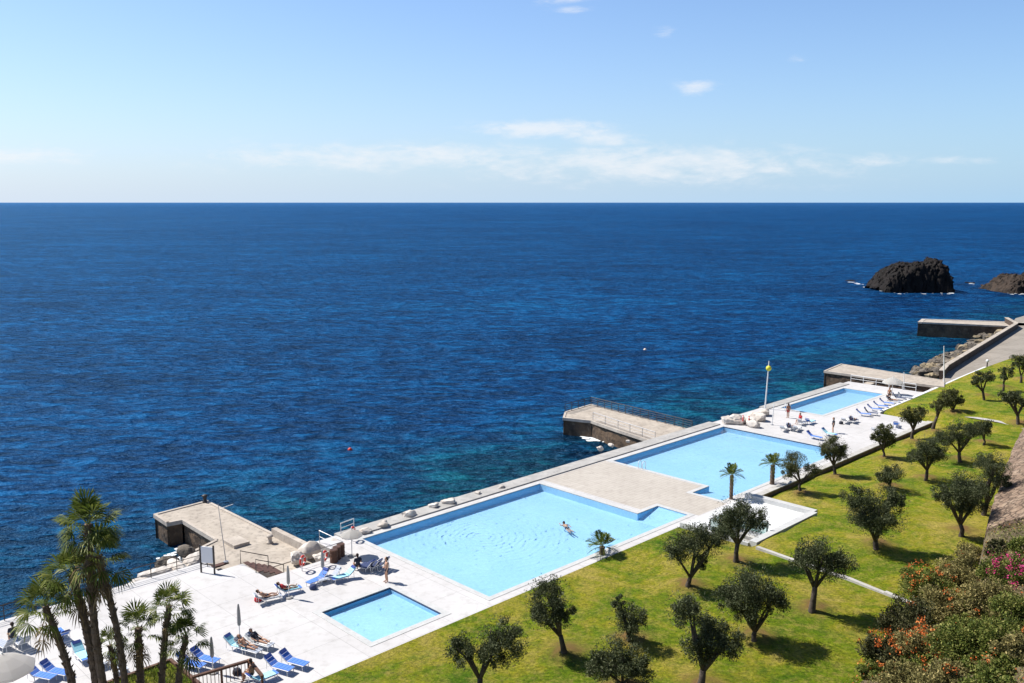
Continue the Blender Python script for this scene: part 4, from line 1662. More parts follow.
# ------------------------------------------------------------------ planter at the palms
c0 = at(128, 700, 0)
root = thing('palm_planter', 'brown edged planter with grass at the feet of the palms', 'planter', c0, TH)
b = MB()
for (cx, cy, sx, sy) in ((0, 1.75, 6.2, .18), (0, -1.75, 6.2, .18), (3.01, 0, .18, 3.32), (-3.01, 0, .18, 3.32)):
    b.box((cx, cy, .22), (sx, sy, .44), 0)
b.build('edge_board', M['wood'], root)
b = MB()
b.box((0, 0, .14), (5.8, 3.3, .36))
b.build('turf', M['grass'], root)
pos = np.column_stack([rng.uniform(-2.8, 2.8, 2500), rng.uniform(-1.6, 1.6, 2500), rng.uniform(.33, .5, 2500)])
v_, f_ = leaf_quads(pos, np.array([0, 0, 1.0]) + rng.normal(size=(2500, 3)) * .4, .34, .035)
np_mesh('grass_tuft', v_, f_, M['shrub_green'], root)

# brown low rail box at the bottom centre-left
c0 = at(222, 684, 0)
root = thing('timber_railing', 'brown timber frame railing at the bottom edge beside the blue loungers', 'railing', c0, R(35))
b = MB()
b.box((0, 0, .86), (3.0, .16, .12))
b.build('top_rail', M['wood'], root)
b = MB()
b.box((1.5, -.95, .862), (.16, 2.1, .12))
b.build('top_rail', M['wood'], root)
for (x, y) in ((-1.45, 0), (0, 0), (1.42, -.06), (1.5, -1.9)):
    b = MB()
    b.box((x, y, .4), (.1, .1, .8))
    b.build('post', M['wood'], root)
b = MB()
for k in range(14):
    b.box((-1.35 + .2 * k, 0, .4), (.03, .03, .8))
b.build('balusters', M['wood'], root)

# ------------------------------------------------------------------ loungers


def make_lounger(fabric, name='sun_lounger', towel=None, back_angle=38):
    root = thing(name, 'x', 'sun lounger', (0, 0, 0), 0, 'sun loungers on the pool terrace')
    b = MB()
    for s in (-1, 1):
        b.tube([(-.3, .31 * s, .34), (.98, .31 * s, .34)], .028, 6)
    for x in (-.3, .3, .97):
        b.tube([(x, -.31, .34), (x, .31, .34)], .024, 6)
    ca, sa = math.cos(R(back_angle)), math.sin(R(back_angle))
    for s in (-1, 1):
        b.tube([(-.3, .31 * s, .34), (-.3 - .78 * ca, .31 * s, .34 + .78 * sa)], .026, 6)
    b.tube([(-.3 - .78 * ca, -.31, .34 + .78 * sa), (-.3 - .78 * ca, .31, .34 + .78 * sa)], .026, 6)
    b.tube([(-.3 - .5 * ca, .28, .34 + .5 * sa), (-.72, .28, .1)], .018, 5)
    b.tube([(-.3 - .5 * ca, -.28, .34 + .5 * sa), (-.72, -.28, .1)], .018, 5)
    b.build('frame', M['white_paint'], root)
    for (x, y) in ((.85, .29), (.85, -.29), (-.22, .29), (-.22, -.29)):
        l = MB()
        l.tube([(x, y, .35), (x + .05, y, 0)], [.028, .022], 6)
        l.build('leg', M['white_paint'], root)
    sx = MB()
    for k in range(5):
        sx.box((-.16 + k * .26, 0, .372), (.235, .57, .03))
    sx.build('seat', fabric, root)
    bk = MB()
    rm = Matrix.Rotation(R(back_angle), 3, 'Y')
    for k in range(3):
        t = .14 + k * .255
        bk.box((-.3 - t * ca - .03 * sa * 0, 0, .34 + t * sa + .035), (.235, .57, .03), mat=rm)
    bk.build('backrest', fabric, root)
    if towel:
        tw_ = MB()
        tw_.box((.25, 0, .402), (1.1, .6, .018))
        tw_.box((-.3 - .4 * ca, 0, .34 + .4 * sa + .065), (.72, .6, .018), mat=rm)
        tw_.build('towel', M[towel], root)
    pl = MB()
    t = .66
    pl.box((-.3 - t * ca, 0, .34 + t * sa + .095), (.2, .5, .07), mat=rm)
    pl.build('pillow', M['lounger_dark_blue'] if fabric != M['lounger_grey'] else M['lounger_grey'], root)
    return root


SC = .88
protos = {
    'blue': make_lounger(M['lounger_blue']),
    'navy': make_lounger(M['lounger_navy'], back_angle=52),
    'grey': make_lounger(M['lounger_grey'], back_angle=45),
    'aqua': make_lounger(M['lounger_blue'], towel='towel_aqua'),
    'white': make_lounger(M['lounger_grey'], towel='towel_white', back_angle=30),
}
used = set()
RS, RSEA, RA, RB = TH - R(90), TH + R(90), TH, TH + R(180)   # feet towards lawn, sea, along u, back along u
LOUNGERS = [
    # px, py, kind, rot, label
    (6, 648, 'grey', RSEA + .2, 'striped grey lounger with raised back at the left picture edge'),
    (22, 645, 'grey', RSEA + .1, 'striped grey lounger beside the person sitting at the far left'),
    (41, 678, 'blue', RS + .5, 'left one of two blue loungers at the foot of the leaning palm'),
    (56, 674, 'blue', RS + .5, 'right one of two blue loungers at the foot of the leaning palm'),
    (62, 637, 'blue', RSEA, 'blue lounger half hidden behind the dead palm frond'),
    (82, 657, 'aqua', RS, 'lounger with aqua towel between the tall palm trunks'),
    (98, 662, 'white', RS, 'pale lounger seen behind the short bright palm'),
    (118, 668, 'grey', RS, 'grey lounger behind the spiky palm trunk'),
    (191, 666, 'blue', RS + .4, 'left one of the blue pair next to the rightmost planter palm'),
    (205, 661, 'blue', RS + .4, 'right one of the blue pair beside the low closed parasol'),
    (238, 648, 'aqua', RS + .35, 'lounger with aqua towel under the tall closed parasol'),
    (248, 651, 'grey', RS + .35, 'grey lounger of a reclining person just right of the aqua towel'),
    (260, 645, 'white', RS + .35, 'pale lounger of the person facing the sea near the closed parasol'),
    (279, 669, 'blue', RS + .35, 'left one of the blue pair with dark pillows near the lawn edge'),
    (294, 664, 'blue', RS + .35, 'right one of the blue pair with dark pillows near the lawn edge'),
    (262, 681, 'aqua', RA, 'lounger with aqua towel beside the tanned seated woman at the bottom'),
    (268, 600, 'white', RA - .25, 'front lounger with a sunbather nearest the landing stairs'),
    (288, 592, 'aqua', RA - .2, 'lounger with aqua towel behind the front sunbather'),
    (318, 581, 'blue', RB + .2, 'blue lounger to the left of the lifebuoy pair beside the small pool'),
    (330, 579, 'grey', RB - .1, 'grey lounger between two blue ones near the lifebuoy'),
    (344, 578, 'aqua', RB - .1, 'aqua lounger with upright back near the lifebuoy, nearest the small pool'),
    (366, 569, 'navy', RSEA + .3, 'left navy lounger of the shaded trio by the standing man'),
    (373, 568, 'navy', RSEA + .3, 'middle navy lounger of the shaded trio by the standing man'),
    (380, 566, 'navy', RSEA + .3, 'right navy lounger of the shaded trio by the standing man'),
    (784, 429, 'white', RA + .2, 'leftmost lounger of the group beyond the middle pool edge'),
    (790, 428, 'navy', RA + .2, 'navy lounger second in the group beyond the middle pool edge'),
    (797, 429, 'white', RA + .2, 'white lounger third in the group beyond the middle pool edge'),
    (802, 423, 'grey', RA, 'grey lounger behind the person in the red shirt'),
    (810, 422, 'aqua', RA, 'lounger with aqua towel right of the person in the red shirt'),
    (814, 437, 'blue', RS, 'blue lounger nearest the dark edge of the middle pool'),
    (829, 434, 'aqua', RS, 'aqua lounger half hidden by the double-stemmed olive crown'),
    (846, 421, 'white', RA, 'pale lounger starting the long row beside the narrow pool'),
    (853, 421, 'navy', RA, 'dark lounger second in the long row beside the narrow pool'),
    (863, 414, 'blue', RS + .3, 'blue lounger third in the long row beside the narrow pool'),
    (870, 413, 'navy', RS + .3, 'dark lounger fourth in the long row, in front of the narrow pool'),
    (874, 409, 'blue', RS + .3, 'blue lounger fifth in the long row beside the narrow pool'),
    (880, 406, 'blue', RS + .3, 'blue lounger sixth in the long row beside the narrow pool'),
    (886, 403, 'blue', RS + .3, 'blue lounger seventh in the row, below the far parasol'),
    (892, 401, 'grey', RS + .3, 'grey lounger under the right side of the far parasol'),
    (898, 398, 'navy', RS + .3, 'navy lounger nearest the far lawn corner'),
    (904, 397, 'grey', RS + .3, 'grey lounger last in the row by the white kerb'),
    (896, 425, 'blue', RA + .3, 'lone blue lounger near the terrace wall'),
    (876, 431, 'white', RA, 'pale lounger behind the small warm olive tree'),
]
for (x, y, k, rot, lab) in LOUNGERS:
    p = at(x, y + 2, 0)
    if k not in used:
        o = protos[k]
        used.add(k)
        o.location = p
        o.rotation_euler = (0, 0, rot)
        o.scale = (SC,) * 3
        o['label'] = lab
    else:
        o = dup(protos[k], p, rot, lab, SC)


# bags on the deck
for (x, y, mt, lab) in ((237, 674, 'cloth_dark', 'dark beach bag standing left of the tanned seated woman'), (313, 589, 'lounger_navy', 'navy beach bag on the deck left of the blue lounger by the lifebuoy'),
                        (258, 601, 'cloth_red', 'red beach bag beside the front sunbather'), (841, 424, 'cloth_dark', 'small dark bag at the start of the long lounger row')):
    root = thing('beach_bag', lab, 'bag', at(x, y, 0), .4, 'beach bags on the deck')
    b = MB()
    b.lathe([(0, 0), (.2, 0), (.24, .06), (.22, .22), (.17, .3), (0, .29)], 12)
    b.build('pouch', M[mt], root, smooth=True)
    b = MB()
    b.tube([(-.14, 0, .27), (-.11, 0, .42), (0, 0, .48), (.11, 0, .42), (.14, 0, .27)], .014, 5)
    b.build('handle', M[mt], root)


# parasols
def closed_parasol(px, py, h, label):
    root = thing('closed_parasol', label, 'parasol', at(px, py, 0), 0, 'closed parasols on the terrace')
    b = MB()
    b.lathe([(0, 0), (.25, 0), (.25, .07), (.05, .1), (0, .1)], 14)
    b.build('base', M['deck_edge'], root)
    b = MB()
    b.tube([(0, 0, .08), (0, 0, h)], .025, 8)
    b.build('pole', M['white_paint'], root)
    b = MB()
    b.lathe([(.02, h * .42), (.07, h * .44), (.09, h * .52), (.075, h * .8), (.04, h * .97), (0, h * 1.0)], 16, wob=lambda i, n, z: 1 + .22 * (i % 2))
    b.build('canopy', M['canvas_grey'], root)
    return root


closed_parasol(240, 642, 2.35, 'tall closed grey parasol by the aqua towel lounger')
closed_parasol(213, 673, 2.1, 'closed grey parasol rising beside the blue pair near the palms')
closed_parasol(289, 598, 2.2, 'thin closed parasol standing among the sunbathers by the landing')
closed_parasol(323, 581, 2.2, 'thin closed parasol at the blue lounger near the lifebuoy')


def open_parasol(px, py, r, h, label):
    root = thing('open_parasol', label, 'parasol', at(px, py, 0), 0, 'open white parasols')
    b = MB()
    b.lathe([(0, 0), (.28, 0), (.28, .07), (.05, .1), (0, .1)], 14)
    b.build('base', M['deck_edge'], root)
    b = MB()
    b.tube([(0, 0, .08), (0, 0, h)], .03, 8)
    b.build('pole', M['white_paint'], root)
    b = MB()
    n = 8
    b.lathe([(0, h), (r * .35, h - .13 * r), (r * .75, h - .34 * r), (r, h - .52 * r), (r * 1.0, h - .62 * r), (r * .97, h - .61 * r), (r * .97, h - .54 * r), (r * .7, h - .36 * r), (0, h - .05)], n * 2,
            wob=lambda i, n_, z: 1 if i % 2 == 0 else .94)
    b.build('canopy', M['canvas'], root)
    b = MB()
    b.lathe([(0, h + .12), (.05, h + .08), (.04, h - .02), (0, h - .03)], 8)
    b.build('finial', M['white_paint'], root)
    return root


open_parasol(352, 556, .8, 2.0, 'open white parasol between the barrels and the largest pool')
open_parasol(6, 694, 1.5, 2.2, 'open white parasol cut by the lower left corner')
open_parasol(892, 395, 1.35, 2.4, 'open white parasol over the far end of the lounger row')


# ------------------------------------------------------------------ people
def capsules_to_mesh(caps, voxel):
    b = MB()
    for (p, q, r0, r1) in caps:
        p, q = Vector(p), Vector(q)
        n = 4
        b.sphere(p, r0, 10, 7)
        b.sphere(q, r1, 10, 7)
        if (q - p).length > 1e-4:
            b.tube([p, q], [r0, r1], 10)
    me = bpy.data.meshes.new('tmp')
    me.from_pydata(b.v, [], b.f)
    o = bpy.data.objects.new('tmp', me)
    COL.objects.link(o)
    md = o.modifiers.new('r', 'REMESH')
    md.mode = 'VOXEL'
    md.voxel_size = voxel
    ms = o.modifiers.new('s', 'SMOOTH')
    ms.iterations = 2
    dg = bpy.context.evaluated_depsgraph_get()
    out = bpy.data.meshes.new_from_object(o.evaluated_get(dg))
    bpy.data.objects.remove(o)
    out.polygons.foreach_set('use_smooth', [True] * len(out.polygons))
    return out


def hand(c, d, side):
    """palm, four unequal bent fingers and a thumb; c wrist, d pointing direction"""
    d = Vector(d).normalized()
    s = Vector(side).normalized()
    n = d.cross(s).normalized()
    caps = [(c, c + d * .075 + s * .018, .028, .03), (c, c + d * .075 - s * .018, .028, .03)]
    for k, L in enumerate((.066, .078, .072, .055)):
        o = s * (.034 - .0225 * k)
        a = c + d * .085 + o
        m = a + d * L * .55 + n * .006
        caps += [(a, m, .0115, .0105), (m, m + d * L * .4 + n * .022, .0105, .009)]
    t0 = c + d * .025 + s * .03
    t1 = t0 + d * .03 + s * .032
    caps += [(t0, t1, .014, .012), (t1, t1 + d * .03 + s * .006, .012, .01)]
    return caps


def person_caps(pose):
    V = Vector
    H_ = {}
    if pose == 'stand':
        hip, chest, neck, head = V((0, 0, .93)), V((-.01, 0, 1.28)), V((-.01, 0, 1.46)), V((.02, 0, 1.60))
        legs = [(V((0, .09, .9)), V((.02, .11, .49)), V((-.02, .11, .08)), V((.15, .13, .03))), (V((0, -.09, .9)), V((.06, -.1, .49)), V((.03, -.1, .08)), V((.2, -.11, .03)))]
        arms = [(V((-.01, .19, 1.4)), V((-.03, .25, 1.12)), V((.05, .26, .88)), V((.1, 0, -1))), (V((-.01, -.19, 1.4)), V((-.06, -.26, 1.13)), V((.12, -.22, 1.0)), V((.8, .4, -.3)))]
    elif pose == 'sit':
        hip, chest, neck, head = V((0, 0, .50)), V((-.04, 0, .84)), V((.0, 0, 1.03)), V((.05, 0, 1.17))
        legs = [(V((0, .09, .48)), V((.42, .12, .50)), V((.40, .12, .09)), V((.57, .13, .03))), (V((0, -.09, .48)), V((.42, -.12, .50)), V((.46, -.13, .09)), V((.62, -.14, .03)))]
        arms = [(V((-.03, .19, .97)), V((.0, .26, .70)), V((.24, .2, .60)), V((1, -.1, -.25))), (V((-.03, -.19, .97)), V((.0, -.26, .70)), V((.24, -.2, .60)), V((1, .1, -.25)))]
    elif pose == 'recline':
        hip, chest, neck, head = V((-.16, 0, .50)), V((-.46, 0, .74)), V((-.6, 0, .86)), V((-.68, 0, .98))
        legs = [(V((-.12, .09, .49)), V((.3, .12, .56)), V((.68, .12, .46)), V((.74, .13, .58))), (V((-.12, -.09, .49)), V((.3, -.12, .50)), V((.70, -.12, .46)), V((.76, -.13, .58)))]
        arms = [(V((-.55, .19, .82)), V((-.36, .29, .62)), V((-.12, .27, .56)), V((1, 0, -.1))), (V((-.55, -.19, .82)), V((-.36, -.29, .62)), V((-.12, -.27, .56)), V((1, 0, -.1)))]
    else:  # swim, face down, z = water line
        hip, chest, neck, head = V((0, 0, -.08)), V((.33, 0, -.03)), V((.5, 0, .02)), V((.62, 0, .1))
        legs = [(V((-.02, .09, -.1)), V((-.42, .12, -.12)), V((-.82, .1, -.1)), V((-.95, .1, -.12))), (V((-.02, -.09, -.1)), V((-.42, -.12, -.14)), V((-.8, -.14, -.06)), V((-.95, -.14, -.08)))]
        arms = [(V((.45, .18, .0)), V((.62, .3, -.02)), V((.86, .22, -.03)), V((1, -.1, 0))), (V((.45, -.18, .0)), V((.42, -.36, -.04)), V((.2, -.38, -.08)), V((-1, 0, 0)))]
    body = [(hip + V((0, .07, 0)), hip - V((0, .07, 0)), .115, .115), (hip, chest, .135, .14), (chest + V((0, .07, 0)), chest - V((0, .07, 0)), .12, .12),
            (arms[0][0], arms[1][0], .062, .062), (neck - (neck - chest) * .3, head, .058, .055), (head, head + (head - neck).normalized() * .06, .088, .098)]
    fwd = V((1, 0, 0)) if pose in ('stand', 'sit') else (V((.75, 0, .66)) if pose == 'recline' else V((.6, 0, -.7)))
    body += [(head + fwd * .075, head + fwd * .112 - V((0, 0, .012)), .02, .016), (head + fwd * .06 - V((0, 0, .06)), head + fwd * .075 - V((0, 0, .065)), .045, .03),
             (head + V((0, .095, 0)), head + V((0, .1, .03)), .02, .02), (head - V((0, .095, 0)), head - V((0, .1, -.03)), .02, .02)]
    swim = [(hip + V((0, .07, .0)), hip - V((0, .07, .0)), .128, .128)]
    for (h, k, a, t) in legs:
        body += [(h, k, .088, .056), (k, k.lerp(a, .35), .056, .06), (k.lerp(a, .35), a, .06, .038), (a, t, .038, .03)]
        swim += [(h, h.lerp(k, .32), .1, .092)]
    for (s, e, w, hd) in arms:
        body += [(s, e, .055, .042), (e, w, .042, .03)]
        body += hand(w, hd, V((0, 1, 0)) if abs(hd.normalized().y) < .9 else V((1, 0, 0)))
    up = (head - neck).normalized()
    hair = [(head + up * .06 - fwd * .025, head + up * .07 - fwd * .045, .106, .1), (head - fwd * .045, head - fwd * .06 - up * .05, .085, .07)]
    top = [(hip + (chest - hip) * .25, chest, .148, .152), (chest + V((0, .075, 0)), chest - V((0, .075, 0)), .132, .132), (arms[0][0], arms[1][0], .072, .072)]
    for (s, e, w, hd) in arms:
        top += [(s, s.lerp(e, .55), .07, .062)]
    return body, swim, hair, top


people_cache = {}


def make_person(pose, loc, rz, label, skin='skin', swim='cloth_dark', top=None, z=0):
    if pose not in people_cache:
        c = person_caps(pose)
        people_cache[pose] = [capsules_to_mesh(c[0], .0125), capsules_to_mesh(c[1], .016), capsules_to_mesh(c[2], .014), capsules_to_mesh(c[3], .016)]
    root = thing('person', label, 'person', (loc.x, loc.y, loc.z + z), rz, 'people on the pool terrace')
    for k, (nm, mt) in enumerate((('body', skin), ('swimwear', swim), ('hair', 'hair'), ('shirt', top))):
        if mt is None:
            continue
        me = people_cache[pose][k].copy()
        me.materials.clear()
        me.materials.append(M[mt])
        link(nm, me, root)
    return root


def lp(i):
    x, y, k, rot, lab = LOUNGERS[i]
    return at(x, y + 2, 0), rot


make_person('stand', at(387, 582, 0), R(200), 'man in dark trunks standing beside the shaded navy loungers', 'skin')
make_person('sit', at(252, 682, 0), R(170), 'tanned woman seated upright beside the aqua towel at the bottom', 'skin_tan', 'cloth_dark')
make_person('sit', at(358, 572, 0), R(120), 'person crouched at the left of the navy loungers', 'skin', 'cloth_dark', 'cloth_dark')
make_person('sit', at(14, 644, 0), RSEA, 'person in dark clothes between the striped loungers at the far left', 'skin', 'cloth_dark', 'cloth_dark')
for i, lab, sk, sw, tp in ((11, 'dark haired person reclining on the grey lounger by the closed parasol', 'skin', 'cloth_dark', None), (12, 'person in dark top sitting back on the pale lounger facing away', 'skin', 'cloth_dark', 'cloth_dark'),
                           (16, 'sunbather lying on the front lounger near the landing stairs', 'skin', 'cloth_dark', None), (17, 'sunbather in a red top on the lounger behind the front one', 'skin', 'cloth_dark', 'cloth_red'),
                           (25, 'sunbather on the navy lounger beyond the middle pool edge', 'skin', 'cloth_dark', None), (32, 'sunbather on the dark lounger in the row by the narrow pool', 'skin_tan', 'cloth_dark', None),
                           (38, 'person lying below the far open parasol', 'skin', 'cloth_dark', 'cloth_dark')):
    p, rot = lp(i)
    make_person('recline', p, rot, lab, sk, sw, tp, z=.0).scale = (.88,) * 3
make_person('sit', at(800, 424, 0), R(200), 'person in a red shirt seated beyond the middle pool', 'skin', 'cloth_dark', 'cloth_red')
make_person('stand', at(833, 433, 0), R(160), 'person standing alone beyond the double-stemmed olive crown', 'skin', 'cloth_dark', 'cloth_dark')
make_person('stand', at(788, 418, 0), R(100), 'person in swimwear standing by the corner of the narrow pool', 'skin_tan', 'cloth_red')
make_person('stand', at(889, 401, 0), R(220), 'person standing under the far open parasol', 'skin_tan', 'cloth_dark')
make_person('swim', SWIM, R(110), 'swimmer making ring ripples in the largest pool', 'skin', 'cloth_dark')


# ------------------------------------------------------------------ poles, boards, buoys, railings
def lifebuoy(px, py, label, z=.75):
    p = at(px, py, 0)
    root = thing('lifebuoy_stand', label, 'lifebuoy', p, TH - R(60), 'lifebuoys on stands')
    b = MB()
    b.tube([(0, 0, 0), (0, 0, 1.15)], .035, 8)
    b.build('stand', M['white_paint'], root)
    b = MB()
    n, m = 20, 8
    vs_, fs_ = [], []
    for i in range(n):
        a = 2 * math.pi * i / n
        for j in range(m):
            t = 2 * math.pi * j / m
            rr_ = .32 + .075 * math.cos(t)
            vs_.append((.08 + .075 * math.sin(t), rr_ * math.cos(a), z + rr_ * math.sin(a)))
    for i in range(n):
        for j in range(m):
            fs_.append((i * m + j, ((i + 1) % n) * m + j, ((i + 1) % n) * m + (j + 1) % m, i * m + (j + 1) % m))
    b.add(vs_, fs_)
    ring = b.build('ring', M['red_plastic'], root, smooth=True)
    for k in range(4):
        s = MB()
        a = math.pi / 4 + k * math.pi / 2
        s.tube([(.08, .32 * math.cos(a - .13), z + .32 * math.sin(a - .13)), (.08, .32 * math.cos(a + .13), z + .32 * math.sin(a + .13))], .082, 10)
        s.build('band', M['white_paint'], ring)
    return root


lifebuoy(302, 571, 'red lifebuoy leaning at the edge of the sunken landing')
lifebuoy(324, 566, 'red lifebuoy at the rear deck edge left of the rusty barrels')
lifebuoy(742, 425, 'left orange lifebuoy in front of the white boulder pile')
lifebuoy(748, 426, 'right orange lifebuoy in front of the white boulder pile')
lifebuoy(352, 541, 'small red lifebuoy by the sea railing at the corner of the largest pool')

# information board
p = at(208, 573, 0)
root = thing('information_board', 'white information board on two dark legs by the near pier', 'sign', p, R(-12))
b = MB()
b.box((0, 0, 1.3), (.86, .06, 1.15))
b.build('panel', M['screen'], root)
for s in (-1, 1):
    b = MB()
    b.box((s * .50, 0, 1.0), (.09, .09, 2.0))
    b.build('leg', M['dark_steel'], root)
b = MB()
b.box((0, 0, .62), (.9, .05, .06))
b.build('cross_rail', M['dark_steel'], root)


def mast(px, py, ty, tx, r, label, cat='pole', ball=None, name='mast', group=None):
    base = at(px, py, 0)
    top = at_depth(tx, ty, base.y)
    root = thing(name, label, cat, base, 0, group)
    b = MB()
    b.lathe([(0, 0), (.18, 0), (.18, .06), (0, .07)], 10)
    b.build('base_plate', M['steel'], root)
    b = MB()
    b.tube([(0, 0, .02), (top - base) * .5, top - base], [r, r * .85, r * .6], 8)
    b.build('shaft', M['white_paint'] if ball != 'thin' else M['steel'], root)
    if ball == 'yellow':
        b = MB()
        b.sphere(top - base - Vector((0, 0, .9)), .34, 12, 8)
        b.build('signal_ball', M['yellow'], root, smooth=True)
    return root


mast(765, 409, 361, 769, .09, 'tall white signal mast with a yellow ball at the sea edge', 'mast', 'yellow')
mast(944, 384, 346, 944, .09, 'tall white pole by the promenade corner', 'pole', name='flag_pole')
mast(772, 425, 403, 774, .06, 'thin white shower post by the boulder pile', 'shower post', name='shower_post')
mast(904, 389, 372, 904, .06, 'short white post right of the far open parasol', 'pole', name='lamp_post')
m = mast(226, 562, 504, 218, .03, 'thin grey wire mast on the near pier beside the board', 'mast', 'thin', name='wire_mast')
b = MB()
t = at_depth(219, 509, at(226, 562, 0).y) - m.location
b.tube([t, t + Vector((.9, .3, .25))], .012, 5)
b.build('wire_arm', M['steel'], m)

# bollards on the near pier
for (x, y, lab) in ((205, 502, 'dark mooring bollard at the seaward corner of the near pier'), (270, 543, 'weathered mooring bollard on the right edge of the near pier')):
    root = thing('bollard', lab, 'bollard', at(x, y, -.95), 0, 'mooring bollards')
    b = MB()
    b.lathe([(.0, 0), (.26, 0), (.22, .08), (.16, .14), (.15, .45)], 14)
    b.build('post', M['dark_steel'] if x < 250 else M['pier_cap'], root, smooth=True)
    b = MB()
    b.lathe([(.15, .45), (.25, .5), (.25, .6), (.12, .68), (0, .69)], 14)
    b.build('cap', M['dark_steel'] if x < 250 else M['pier_cap'], root, smooth=True)

# rusty barrels
for i, (x, y, lab) in enumerate(((337, 559, 'left one of the rusty barrels stacked at the deck rear edge'), (341, 556, 'middle rusty barrel at the deck rear edge'), (334, 562, 'foremost rusty barrel next to the lifebuoy'))):
    root = thing('barrel', lab, 'barrel', at(x, y, 0), 0, 'rusty barrels')
    b = MB()
    b.lathe([(0, 0), (.27, 0), (.29, .02), (.28, .3), (.3, .32), (.28, .34), (.28, .6), (.3, .62), (.28, .64), (.29, .9), (.26, .91), (0, .9)], 16)
    b.build('shell', M['wood'], root)
    b = MB()
    b.lathe([(0, .905), (.24, .905), (.24, .93), (0, .93)], 16)
    b.build('lid', M['tread'], root)


def railing(label, pts_, h=1.0, step=1.6, r=.022, mat='dark_steel', rails=(1.0, .62, .3), rmul=1.6):
    root = thing('railing', label, 'railing', pts_[0], 0, 'steel railings')
    org_ = Vector(pts_[0])
    n = 0
    for i in range(len(pts_) - 1):
        a, c = Vector(pts_[i]) - org_, Vector(pts_[i + 1]) - org_
        k = max(1, int((c - a).length / step))
        for q in range(k + (1 if i == len(pts_) - 2 else 0)):
            p_ = a.lerp(c, q / k)
            b = MB()
            b.tube([p_, p_ + Vector((0, 0, h))], r * 1.25, 6)
            b.build('post', M[mat], root)
            n += 1
    for f in rails:
        b = MB()
        b.tube([Vector(p_) - org_ + Vector((0, 0, h * f)) for p_ in pts_], r * (rmul if f == 1.0 else 1), 6)
        b.build('rail', M[mat], root)
    return root


railing('long dark wire railing along the seaward deck edge behind the palms', [W(2, 58.05), W(12, 58.05), W(26.3, 58.05), W(26.3, 57.2)], 1.0, 1.7)
z2 = -.85
P2 = [at(565, 412.5, z2), at(591, 405.2, z2), at(640, 417.2, z2), at(692, 430, z2)]
railing('long railing on the seaward side of the middle pier', P2, 1.05, 1.15, .03, 'dark_steel', rails=(1.0, .75, .5, .25))
P2 = [at(593, 420.5, z2), at(618, 429, z2), at(655, 441, z2)]
railing('inner railing of the middle pier facing the terrace', P2, 1.0, 1.6, .025, 'steel')
railing('short white ladder railing by the corner of the largest pool', [at(341, 536, 0), at(354, 531, 0)], 1.0, 1.0, .03, 'white_paint')
railing('thin railing at the landward rim of the sunken landing', [W(30.8, 52.5), W(34.3, 52.5), W(34.3, 55.6)], .95, 1.7, .02, 'steel', rails=(1.0, .5))
railing('thin pale railing at the rear end of the narrow pool', [W(120.8, 46.6), W(120.8, 55.6)], 1.0, 1.5, .03, 'white_paint', rails=(1.0, .5))

# pool ladders
for (u, v, lab) in ((66.62, 50.5, 'steel ladder on the near side of the middle pool'), (98.9, 53.2, 'steel ladder at the near corner of the narrow pool')):
    root = thing('pool_ladder', lab, 'ladder', W(u, v, 0), TH, 'pool ladders')
    for s in (-1, 1):
        b = MB()
        b.tube([(-.35, s * .25, 0), (-.35, s * .25, .55), (-.2, s * .25, .75), (.0, s * .25, .75), (.13, s * .25, .55), (.13, s * .25, -.9)], .03, 6)
        b.build('rail', M['white_paint'], root)
    for k in range(3):
        b = MB()
        b.tube([(.13, -.25, -.2 - .3 * k), (.13, .25, -.2 - .3 * k)], .022, 6)
        b.build('rung', M['white_paint'], root)

# buoys and swimmers out at sea
for (x, y, mt, lab, s) in ((350, 450, 'red_plastic', 'dark red buoy floating in the open sea left of centre', .27), (645, 350, 'buoy_white', 'pale buoy floating farther out in the open sea', .32)):
    root = thing('sea_buoy', lab, 'buoy', at(x, y, SEA), 0)
    b = MB()
    b.lathe([(0, -.5 * s), (.7 * s, -.3 * s), (s, .1 * s), (.9 * s, .45 * s), (.45 * s, .9 * s), (.16 * s, 1.1 * s), (0, 1.12 * s)], 16)
    b.build('float', M[mt], root, smooth=True)
    b = MB()
    b.tube([(0, 0, 1.05 * s), (0, 0, 1.7 * s)], .06 * s, 6)
    b.build('stem', M['dark_steel'], root)

# promenade bits: bollard lamp and stones
p = at(987, 367, 0)
root = thing('path_lamp', 'short white lamp post at the corner of the far lawn by the promenade', 'lamp', p)
b = MB()
b.tube([(0, 0, 0), (0, 0, .7)], .09, 8)
b.build('post', M['dark_steel'], root)
b = MB()
b.sphere((0, 0, .95), .24, 10, 8)
b.build('globe', M['white_paint'], root, smooth=True)

# ------------------------------------------------------------------ hillside shrubs


def hill_pt(x, y):
    """first point of the hillside seen at a pixel"""
    d = ray(x, y)
    prev = None
    for t in np.arange(15, 140, .25):
        p = Vector((d[0] * t, d[1] * t, CAMH + d[2] * t))
        u, v = UV(p)
        dd = vb(u) - v
        g = hz(u, dd) if dd > 0 else lz(u, v)
        if p.z <= g:
            return Vector((p.x, p.y, g)), dd
    return None, 0


